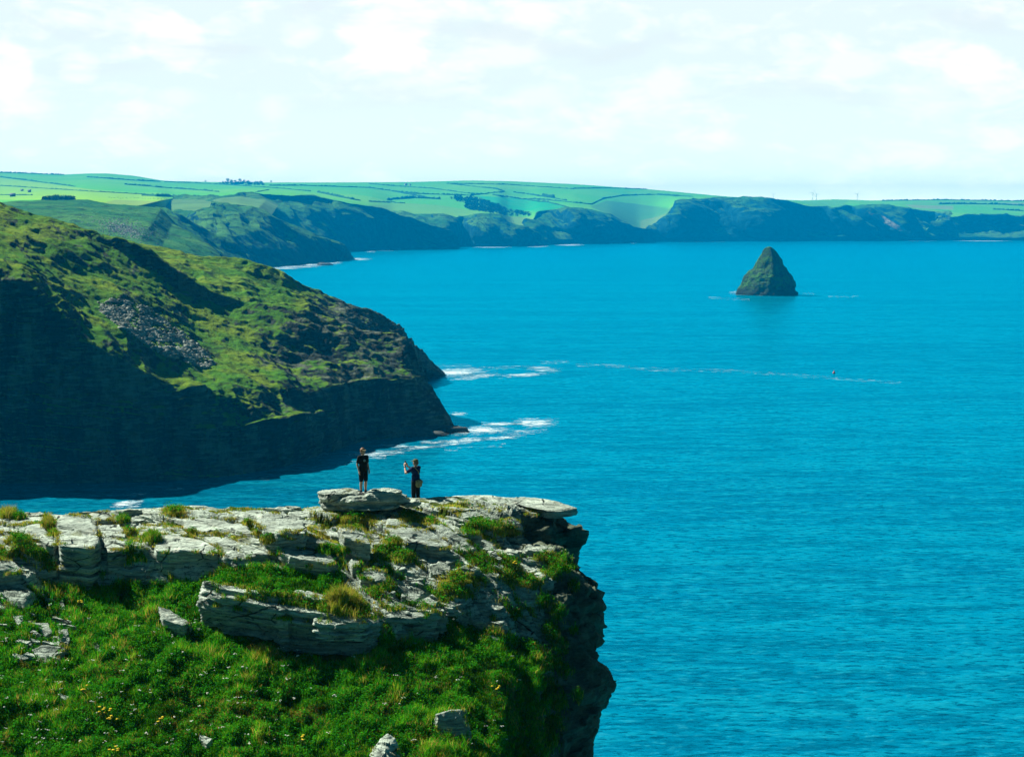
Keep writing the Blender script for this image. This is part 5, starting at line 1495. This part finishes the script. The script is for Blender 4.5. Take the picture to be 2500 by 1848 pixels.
# white flower heads
M['white_petal'] = simple('white_petals', (.80, .82, .70), .8, .1, .1, 30)
M['yellow_petal'] = simple('yellow_petals', (.62, .46, .02), .8, .1, .15, 30)
M['stalk'] = simple('green_stalk', (.05, .10, .015), .8, .1, .3, 10)
rg = np.random.default_rng(4)
vs, fs, off = [], [], 0
k = 0
while k < 190:
    x, y = rg.uniform(0, 1300), rg.uniform(1530, 1845)
    if rg.random() > (1.0 if x < 750 else .35): continue
    if lush(np.array(x), np.array(y)) < .9: continue
    h_ = ground_hit(x, y)
    if h_ is None: continue
    H_ = rg.uniform(.22, .36); r_ = rg.uniform(.018, .045)
    for q in range(int(rg.integers(3, 7))):
        v, f = blob((h_.x + rg.normal() * r_, h_.y + rg.normal() * r_, h_.z + H_ + rg.normal() * .01), r_ * .55, int(rg.integers(0, 50)), (1, 1, .45), 6, 4, .3)
        vs.append(v); fs.append(f + off); off += len(v)
    k += 1
o = link('wildflowers', make_mesh('wildflowers', np.concatenate(vs), [np.concatenate(fs)], smooth=False), M['white_petal'])
tag(o, 'tiny white wildflowers dotted through the meadow grass', 'wildflowers', kind='stuff')


def ragwort(px, py, hm, sp, nf, lab, seed):
    h_ = ground_hit(px, py)
    rg = np.random.default_rng(seed)
    t = empty('ragwort', h_)
    for q in range(nf):
        ex, ey, ez = rg.normal() * sp, rg.normal() * sp, hm * rg.uniform(.8, 1.1)
        v, f = blob((ex, ey, ez), .042, int(rg.integers(0, 40)), (1, 1, .42), 18, 10, .8, 3.2)
        link('flower_head', make_mesh('flower_head', v, [f], smooth=False), M['yellow_petal'], t)
        a = np.linspace(0, 2 * math.pi, 5, endpoint=False)
        V = np.stack([np.stack([np.cos(a) * .008 + ex * u, np.sin(a) * .008 + ey * u, 0 * a + ez * u - .05 * (1 - u)], -1) for u in (0, .5, 1)], 0)
        link('stem', make_mesh('stem', V.reshape(-1, 3), [grid_faces(3, 5, True)]), M['stalk'], t)
    V, F = leaf_crown(0, 0, hm * .45, hm * .4, 60, seed + 9, 1.0, .18)
    link('foliage', make_mesh('foliage', V, [F], smooth=False), M['stalk'], t)
    tag(t, lab, 'ragwort', 'yellow ragwort in the grass')


for k, (x, y, hm, sp, nf, lab) in enumerate([(253, 1762, .4, .11, 8, 'widest yellow ragwort, upper of a pair in the lower left meadow'), (275, 1782, .4, .08, 6, 'yellow ragwort just below the widest one'), (398, 1786, .42, .06, 5, 'yellow ragwort alone near a stone in the lower meadow'), (280, 1860, .4, .08, 6, 'yellow ragwort cut by the bottom edge'), (206, 1704, .35, .06, 4, 'orange-yellow ragwort below the bare rock face'),
                                             (197, 1490, .35, .06, 4, 'yellow ragwort in the shade line under the tallest dark ledge'), (737, 1826, .35, .07, 4, 'dull yellow ragwort at the bottom right of the meadow'), (1256, 1406, .5, .04, 3, 'single tall ragwort in front of the sunlit slab by the edge'), (1211, 1702, .35, .06, 4, 'yellow ragwort on the steep grass near the cliff face')]):
    ragwort(x, y, hm, sp, nf, lab, 60 + k)

# ------------------------------------------------------------------ PEOPLE
def ell(c, r, rot=None, ns=18, nr_=12):
    th = np.linspace(0, math.pi, nr_)[:, None]; ph = np.linspace(0, 2 * math.pi, ns, endpoint=False)[None, :]
    d = np.stack([np.sin(th) * np.cos(ph), np.sin(th) * np.sin(ph), np.cos(th) + 0 * ph], -1).reshape(-1, 3) * np.array(r)
    if rot is not None: d = d @ np.array(Matrix.Rotation(rot[0], 3, rot[1])).T
    return d + np.array(c), grid_faces(nr_, ns, True)


def cap(p0, p1, r0, r1, ns=14):
    p0, p1 = np.array(p0, float), np.array(p1, float)
    ax = p1 - p0; L = np.linalg.norm(ax); ax /= L
    u = np.cross(ax, [0.31, .95, .05]); u /= np.linalg.norm(u); v = np.cross(ax, u)
    rows = []
    for q in np.linspace(-math.pi / 2, 0, 5): rows.append((p0 + ax * math.sin(q) * r0, max(1e-4, math.cos(q) * r0)))
    for q in (.33, .66): rows.append((p0 + ax * L * q, r0 + (r1 - r0) * q))
    for q in np.linspace(0, math.pi / 2, 5): rows.append((p1 + ax * math.sin(q) * r1, max(1e-4, math.cos(q) * r1)))
    A = np.linspace(0, 2 * math.pi, ns, endpoint=False)
    V = np.stack([c + r * (np.cos(A)[:, None] * u + np.sin(A)[:, None] * v) for c, r in rows], 0)
    return V.reshape(-1, 3), grid_faces(len(rows), ns, True)


def hand(wrist, d, palmn, curl, side):
    """palm plus five separate fingers; d = pointing direction, palmn = palm normal"""
    wrist, d, n_ = np.array(wrist, float), np.array(d, float), np.array(palmn, float)
    d /= np.linalg.norm(d); n_ -= d * n_.dot(d); n_ /= np.linalg.norm(n_); s = np.cross(d, n_) * side
    out = []
    c = wrist + d * .045
    for q in (-.027, -.009, .009, .027):
        out.append(cap(wrist + s * q * .7, wrist + d * .085 + s * q, .015, .0135, 10))
    for q, L in ((-.032, .062), (-.011, .076), (.011, .08), (.032, .07)):
        k0 = wrist + d * .085 + s * q
        d1 = d * math.cos(curl * .6) + n_ * math.sin(curl * .6); k1 = k0 + d1 * L * .55
        d2 = d * math.cos(curl * 1.5) + n_ * math.sin(curl * 1.5); k2 = k1 + d2 * L * .45
        out += [cap(k0, k1, .0095, .0088, 8), cap(k1, k2, .0088, .0075, 8)]
    t0 = wrist + d * .03 + s * .03
    t1 = t0 + (d * .6 + s * .6 + n_ * .3) * .04; t2 = t1 + (d * .9 + s * .2 + n_ * .3) * .032
    out += [cap(t0, t1, .013, .011, 8), cap(t1, t2, .0105, .009, 8)]
    return out


M['skin'] = simple('skin', (.52, .30, .19), .6, .3, .08, 30)
M['black_cloth'] = simple('black_cotton', (.012, .015, .014), .9, .1, .3, 25)
M['navy_cloth'] = simple('navy_cotton', (.008, .022, .075), .9, .1, .25, 25)
M['dark_trousers'] = simple('dark_trouser_cloth', (.012, .018, .022), .9, .1, .3, 25)
M['hair'] = simple('brown_hair', (.16, .075, .022), .6, .3, .35, 60)
M['greyhair'] = simple('grey_hair', (.09, .08, .06), .6, .3, .3, 60)
M['tan_visor'] = simple('tan_cloth', (.30, .24, .13), .9, .1, .15, 25)
M['olive_cap'] = simple('olive_cloth', (.085, .10, .055), .9, .1, .2, 25)
M['khaki_bag'] = simple('khaki_canvas', (.17, .19, .11), .9, .1, .2, 25)
M['shoe'] = simple('dark_shoe', (.015, .02, .03), .7, .2, .2, 30)
M['eye'] = simple('dark_eye', (.02, .015, .01), .3, .5, .1, 30)
M['lip'] = simple('lips', (.30, .11, .08), .6, .3, .1, 30)
M['print'] = simple('pale_shirt_print', (.20, .26, .26), .9, .1, .3, 40)
M['phone'] = simple('black_phone', (.015, .016, .018), .25, .5, .1, 30)


def head_parts(hc):
    x, y, z = hc
    return [ell((x, y - .008, z + .02), (.073, .093, .095)), ell((x, y + .018, z - .05), (.056, .068, .065)), cap((x, y + .085, z + .01), (x, y + .098, z - .018), .008, .013),
            ell((x - .075, y - .005, z - .01), (.012, .022, .032)), ell((x + .075, y - .005, z - .01), (.012, .022, .032)), ell((x, y + .06, z - .085), (.026, .026, .02)), cap((x, y - .02, z - .15), (x, y - .005, z - .06), .052, .048)]


def face(parent, hc):
    x, y, z = hc
    for sx_ in (-1, 1):
        v, f = ell((x + sx_ * .03, y + .078, z + .008), (.013, .009, .007)); link('eye', make_mesh('eye', v, [f]), M['eye'], parent)
    v, f = ell((x, y + .083, z - .055), (.022, .007, .007)); link('mouth', make_mesh('mouth', v, [f]), M['lip'], parent)


def person_root(loc, rz, s, label):
    t = empty('person', loc, rz)
    t.scale = (s, s, s)
    tag(t, label, 'person')
    return t


def build_woman():
    parts = []
    A, K, Hp = .085, .47, .90
    hip = [(-.09, 0, Hp), (.09, 0, Hp)]
    knee = [(-.105, .02, K), (.10, .03, K)]
    ank = [(-.115, -.01, A), (.115, .03, A)]
    for k in range(2):
        parts += [cap(hip[k], knee[k], .092, .058), cap(knee[k], (np.array(knee[k]) * .62 + np.array(ank[k]) * .38 + np.array([0, -.018, 0])), .054, .056), cap(np.array(knee[k]) * .6 + np.array(ank[k]) * .4 + np.array([0, -.016, 0]), ank[k], .054, .036),
                  cap((ank[k][0], ank[k][1] - .03, .045), (ank[k][0] * 1.15, ank[k][1] + .13, .03), .04, .03)]
    parts += [ell((0, 0, .95), (.165, .125, .14)), ell((0, .01, 1.1), (.145, .115, .17)), ell((0, .02, 1.28), (.165, .12, .15)), cap((-.15, 0, 1.385), (.15, 0, 1.385), .06, .06), cap((0, -.01, 1.38), (0, .0, 1.5), .06, .05)]
    hc = (0, .02, 1.585)
    parts += head_parts(hc)
    el = [(-.225, -.04, 1.12), (.225, -.05, 1.12)]
    wr = [(-.215, .07, .89), (.22, .05, .89)]
    for k, sx_ in ((0, -1), (1, 1)):
        parts += [cap((sx_ * .17, 0, 1.375), el[k], .052, .04), cap(el[k], wr[k], .04, .027)]
        parts += hand(wr[k], (sx_ * -.02, .22, -1), (-sx_ * .9, .1, 0), .35, sx_)
    t = person_root((0, 0, 0), 0, 1, 'woman in black T-shirt and black knee-length shorts standing on the big boulder')
    body = remesh_obj('body', parts, .007, None)
    link('body', body, M['skin'], t)
    # clothes
    shirt = [ell((0, 0, .98), (.185, .15, .17)), ell((0, .01, 1.1), (.165, .137, .19)), ell((0, .02, 1.28), (.182, .14, .15)), cap((-.155, 0, 1.385), (.155, 0, 1.385), .07, .07)]
    for k, sx_ in ((0, -1), (1, 1)):
        shirt.append(cap((sx_ * .17, 0, 1.378), np.array((sx_ * .17, 0, 1.375)) * .3 + np.array(el[k]) * .7, .068, .062))
    sh = link('shirt', remesh_obj('shirt', shirt, .012, None), M['black_cloth'], t)
    # pale round print on the chest, as a shallow disc
    v, f = ell((.035, .155, 1.27), (.055, .012, .05)); link('shirt_print', make_mesh('shirt_print', v, [f]), M['print'], sh)
    shorts = [ell((0, -.005, .93), (.182, .148, .15))]
    for k in range(2):
        shorts.append(cap(np.array(hip[k]) + [0, 0, .02], np.array(hip[k]) * .12 + np.array(knee[k]) * .88 + np.array([0, 0, .0]), .112, .082))
    link('shorts', remesh_obj('shorts', shorts, .012, None), M['black_cloth'], t)
    for k in range(2):
        a = ank[k]
        shoe = [cap((a[0], a[1] - .035, .048), (a[0] * 1.15, a[1] + .14, .036), .05, .042), cap((a[0], a[1], .06), (a[0], a[1], .115), .048, .045)]
        link('shoe', remesh_obj('shoe', shoe, .008, None), M['shoe'], t)
    hair = [ell((0, -.015, 1.63), (.098, .108, .102)), ell((0, -.075, 1.58), (.07, .05, .09)), ell((-.062, -.02, 1.585), (.028, .06, .075)), ell((.062, -.02, 1.585), (.028, .06, .075)), ell((0, -.12, 1.565), (.04, .045, .06)), cap((0, -.125, 1.56), (0, -.13, 1.47), .032, .018)]
    link('hair', remesh_obj('hair', hair, .008, None), M['hair'], t)
    vis = [ell((0, .105, 1.645), (.07, .065, .011)), ell((0, .03, 1.645), (.086, .075, .018))]
    link('visor', remesh_obj('visor', vis, .006, None), M['tan_visor'], t)
    face(t, hc)
    return t


def build_man():
    parts = []
    hip = [(-.09, 0, .92), (.09, 0, .92)]
    knee = [(-.11, .02, .49), (.115, .0, .49)]
    ank = [(-.12, -.02, .09), (.13, -.01, .09)]
    for k in range(2):
        parts += [cap(hip[k], knee[k], .09, .056), cap(knee[k], ank[k], .058, .04), cap((ank[k][0], ank[k][1] - .03, .045), (ank[k][0] * 1.15, ank[k][1] + .15, .032), .042, .032)]
    parts += [ell((0, 0, .98), (.165, .12, .14)), ell((0, 0, 1.12), (.155, .115, .17)), ell((0, .0, 1.31), (.185, .12, .16)), cap((-.17, 0, 1.425), (.17, 0, 1.425), .062, .062), cap((0, -.01, 1.42), (0, .01, 1.54), .062, .054)]
    hc = (0, .03, 1.63)
    parts += head_parts(hc)
    el = [(-.235, .27, 1.25), (.20, .29, 1.29)]
    wr = [(-.085, .44, 1.46), (.06, .45, 1.46)]
    for k, sx_ in ((0, -1), (1, 1)):
        parts += [cap((sx_ * .19, 0, 1.415), el[k], .054, .042), cap(el[k], wr[k], .043, .028)]
        parts += hand(wr[k], (-sx_ * .15, .12, 1), (-sx_ * 1.0, .1, 0), .75, -sx_)
    t = person_root((0, 0, 0), 0, 1, 'man in navy T-shirt and olive cap raising a phone to take a picture')
    link('body', remesh_obj('body', parts, .007, None), M['skin'], t)
    shirt = [ell((0, 0, .99), (.188, .145, .15)), ell((0, 0, 1.12), (.178, .138, .18)), ell((0, .0, 1.31), (.205, .14, .16)), cap((-.175, 0, 1.425), (.175, 0, 1.425), .073, .073)]
    for k, sx_ in ((0, -1), (1, 1)):
        shirt.append(cap((sx_ * .19, 0, 1.415), np.array((sx_ * .19, 0, 1.415)) * .35 + np.array(el[k]) * .65, .074, .066))
    link('shirt', remesh_obj('shirt', shirt, .012, None), M['navy_cloth'], t)
    tr = [ell((0, -.005, .96), (.178, .138, .14))]
    for k in range(2):
        tr += [cap(hip[k], knee[k], .112, .082), cap(knee[k], np.array(ank[k]) + [0, 0, .0], .08, .068)]
    link('trousers', remesh_obj('trousers', tr, .012, None), M['dark_trousers'], t)
    for k in range(2):
        a = ank[k]
        shoe = [cap((a[0], a[1] - .04, .05), (a[0] * 1.15, a[1] + .16, .038), .052, .044)]
        link('shoe', remesh_obj('shoe', shoe, .008, None), M['shoe'], t)
    hair = [ell((0, -.03, 1.635), (.082, .085, .08)), ell((0, -.07, 1.60), (.07, .04, .07))]
    link('hair', remesh_obj('hair', hair, .008, None), M['greyhair'], t)
    cp = [ell((0, .0, 1.69), (.096, .112, .075)), ell((0, .135, 1.672), (.075, .075, .012))]
    link('cap', remesh_obj('cap', cp, .007, None), M['olive_cap'], t)
    w0 = np.array(el[0]) * .15 + np.array(wr[0]) * .85
    w1 = np.array(el[0]) * .05 + np.array(wr[0]) * .95
    v, f = cap(w0, w1, .036, .035); link('watch', make_mesh('watch', v, [f]), M['phone'], t)
    face(t, hc)
    return t


woman = build_woman()
hit, nn, idx, dist = bvh_all.ray_cast(Vector(at_y(886, 1100, YB)) + Vector((0, 0, 4)), Vector((0, 0, -1)))
woman.location = hit - Vector((0, 0, .03))
woman.rotation_euler.z = math.radians(-180 + 38)
woman.scale = (.985,) * 3
man = build_man()
mx = at_y(1015, 1180, 65.3)
hit, nn, idx, dist = bvh_all.ray_cast(Vector((mx[0], 65.3, 100)), Vector((0, 0, -1)))
print('man ground', hit, project(np.array(hit)), 'woman', woman.location, project(np.array(woman.location)))
man.location = hit - Vector((0, 0, .02))
man.rotation_euler.z = math.radians(54)
man.scale = (1.05,) * 3
# things he carries
mrot = Matrix.Rotation(math.radians(54), 4, 'Z')


def from_man(p): return man.location + (mrot @ (Vector(p) * 1.05))


ph = empty('phone', from_man((-.012, .475, 1.575)), math.radians(54))
v, f = box_mesh(-.038, .038, -.005, .005, -.078, .078)
link('case', make_mesh('case', v, [f], smooth=False), M['phone'], ph)
v, f = box_mesh(-.034, .034, -.0065, -.0052, -.072, .072)
link('screen', make_mesh('screen', v, [f], smooth=False), M['window'], ph)
tag(ph, 'black phone held up in front of the man in the olive cap', 'phone')
bg = empty('shoulder_bag', from_man((-.05, -.19, .90)), math.radians(54 - 6))
parts = [ell((0, 0, -.02), (.17, .07, .15)), ell((0, -.005, .07), (.175, .075, .07)), ell((0, 0, -.09), (.16, .065, .09))]
link('pouch', remesh_obj('pouch', parts, .01, None), M['khaki_bag'], bg)
v, f = ell((0, -.045, .03), (.16, .045, .09)); link('flap', make_mesh('flap', v, [f]), M['khaki_bag'], bg)
pts = [np.array(q, float) for q in ((.14, .05, .08), (.10, .13, .25), (0, .03, .45), (-.15, .05, .60), (-.20, .17, .63))]
st = [cap(pts[i], pts[i + 1], .014, .014, 8) for i in range(4)]
link('strap', remesh_obj('strap', st, .007, None), M['khaki_bag'], bg)
tag(bg, 'khaki canvas shoulder bag hanging at the hip of the man with the phone', 'bag')

# ------------------------------------------------------------------ HAZE
HAZE_DENS = 9.5e-5
v, f = box_mesh(-12000, 12000, -320, 12500, -100, 330)
t = NT('sea_air_haze')
pv = t.n('VolumePrincipled', {'Color': (.0, .42, .95, 1), 'Density': HAZE_DENS, 'Anisotropy': 0.0})
t.t.links.new(pv.outputs[0], t.out.inputs[1])
o = link('haze', make_mesh('haze', v, [f], smooth=False), t.m)
tag(o, 'thin blue sea haze over the bay', 'haze', kind='stuff')

# ------------------------------------------------------------------ LIGHT
AZ, EL = math.radians(54), math.radians(40)      # azimuth to the left of the view
sd = Vector((-math.sin(AZ) * math.cos(EL), math.cos(AZ) * math.cos(EL), math.sin(EL)))
ld = bpy.data.lights.new('sun', 'SUN')
ld.energy = 5.0; ld.angle = math.radians(.5); ld.color = (1.0, .965, .87)
lo = bpy.data.objects.new('sun', ld); COL.objects.link(lo)
lo.rotation_euler = sd.to_track_quat('Z', 'Y').to_euler()

wd = bpy.data.worlds.new('World'); scene.world = wd; wd.use_nodes = True
nt = wd.node_tree; nt.nodes.clear()


class WN(NT):
    def __init__(s, tree):
        s.t = tree


q = WN(nt)
out = nt.nodes.new('ShaderNodeOutputWorld')
sky = q.n('TexSky', sky_type='NISHITA')
sky.sun_disc = False; sky.sun_elevation = EL; sky.sun_rotation = -AZ; sky.altitude = 50; sky.air_density = 1.0; sky.dust_density = .6; sky.ozone_density = 2.0
tc = q.n('TexCoord')
dirv = tc.outputs['Generated']
sep = q.n('SeparateXYZ', {0: dirv})
sky_c = q.mix(1.0, sky.outputs[0], (.115, .29, .25), 'MULTIPLY')
bgs = q.n('Background', {'Color': sky_c, 'Strength': .05})
# cloud bank over the sea ahead
yc = q.math('MAXIMUM', sep.outputs[1], .02)
u_ = q.math('DIVIDE', sep.outputs[0], yc); v_ = q.math('DIVIDE', sep.outputs[2], yc)
comb = q.n('CombineXYZ', {0: u_, 1: v_, 2: 0.0}).outputs[0]
mp = q.n('Mapping', {'Vector': comb, 'Scale': (7, 23, 1), 'Location': (1.7, .3, 0)}).outputs[0]
cn = q.noise(mp, 1.0, 7, .55, .3)
mp2 = q.n('Mapping', {'Vector': comb, 'Scale': (30, 70, 1)}).outputs[0]
cn2 = q.noise(mp2, 1.0, 6, .6, .4)
tot = q.math('MULTIPLY', q.math('SUBTRACT', cn, .47), 2.4)
tot = q.math('ADD', tot, q.math('MULTIPLY', q.math('SUBTRACT', cn2, .5), 2.2))
warp = q.math('ADD', q.math('MULTIPLY', q.math('SUBTRACT', cn2, .5), 1.5), q.math('MULTIPLY', q.math('SUBTRACT', cn, .5), 1.2))
for (bx, by, rx, ry, am) in [(950, 90, 130, 90, .95), (440, 110, 75, 75, .75), (30, 180, 70, 75, .75), (205, 170, 60, 50, .5), (740, 85, 60, 50, .45), (1230, 130, 130, 50, .4), (2390, 165, 110, 50, .75), (2250, 250, 120, 50, .35), (1630, 215, 70, 50, .45), (1000, 225, 120, 40, .4), (2080, 165, 120, 40, .4), (1230, 360, 70, 30, .4), (680, 270, 60, 40, .35), (60, 265, 120, 25, .4), (1700, 365, 70, 20, .35), (2010, 370, 60, 25, .3), (1330, 240, 100, 35, .3), (450, 240, 90, 30, .3), (1690, 125, 70, 22, .3), (70, 375, 50, 15, .3)]:
    cu, cv = (bx - W0 / 2) / F0, (HORIZ - by) / F0
    a = q.math('DIVIDE', q.math('SUBTRACT', u_, cu), rx / F0)
    b = q.math('DIVIDE', q.math('SUBTRACT', v_, cv), ry / F0)
    r2 = q.math('ADD', q.math('MULTIPLY', a, a), q.math('MULTIPLY', b, b))
    g = q.math('ADD', q.math('SUBTRACT', 1.15, r2), q.math('MULTIPLY', warp, 2.2), )
    g = q.math('MULTIPLY', q.math('MAXIMUM', q.math('MINIMUM', g, 1.0), 0.0), am)
    tot = q.math('MAXIMUM', tot, g)
cloud = q.ramp(tot, -.12, .7)
mpu = q.n('Mapping', {'Vector': comb, 'Scale': (7, 23, 1), 'Location': (1.7, .3 + .22, 0)}).outputs[0]
cu_ = q.noise(mpu, 1.0, 7, .55, .3)
under = q.math('MULTIPLY', q.ramp(q.math('SUBTRACT', cu_, cn), .0, .13), q.ramp(cu_, .44, .56))
ccol = q.mix(cloud, (.81, .908, .922), (1.06, 1.05, 1.02))
ccol = q.mix(q.math('MULTIPLY', under, .75), ccol, (.79, .85, .845))
hz = q.math('POWER', 2.718, q.math('MULTIPLY', q.math('MAXIMUM', sep.outputs[2], 0.0), -38.0))
base_ = q.mix(1.0, ccol, (.53, .53, .53), 'MULTIPLY')
glow = q.mix(hz, (0, 0, 0), (.95, .98, .42))
bgc = q.n('Background', {'Color': q.mix(1.0, base_, glow, 'ADD'), 'Strength': 1.0})
el_ = sep.outputs[2]
band = q.ramp(el_, .23, .13)
fr = q.ramp(sep.outputs[1], .45, .9)
fac = q.math('MULTIPLY', band, fr)
mx_ = q.n('MixShader', {0: fac, 1: bgs.outputs[0], 2: bgc.outputs[0]})
nt.links.new(mx_.outputs[0], out.inputs[0])

# ------------------------------------------------------------------ CAMERA
cd = bpy.data.cameras.new('camera')
cd.sensor_width = 36; cd.lens = 36 * F0 / W0
cd.clip_start = .5; cd.clip_end = 60000
co_ = bpy.data.objects.new('camera', cd); COL.objects.link(co_)
co_.location = (0, 0, CAMZ); co_.rotation_euler = (math.radians(90) - PITCH, 0, 0)
scene.camera = co_

scene.view_settings.view_transform = 'Standard'
scene.view_settings.look = 'None'
scene.view_settings.exposure = 1.15
scene.view_settings.gamma = 1.0
scene.render.engine = 'CYCLES'
cy = scene.cycles
cy.use_denoising = True
cy.max_bounces = 5; cy.diffuse_bounces = 1; cy.glossy_bounces = 2; cy.transmission_bounces = 2; cy.volume_bounces = 0; cy.transparent_max_bounces = 8
cy.use_adaptive_sampling = True
cy.caustics_reflective = False; cy.caustics_refractive = False
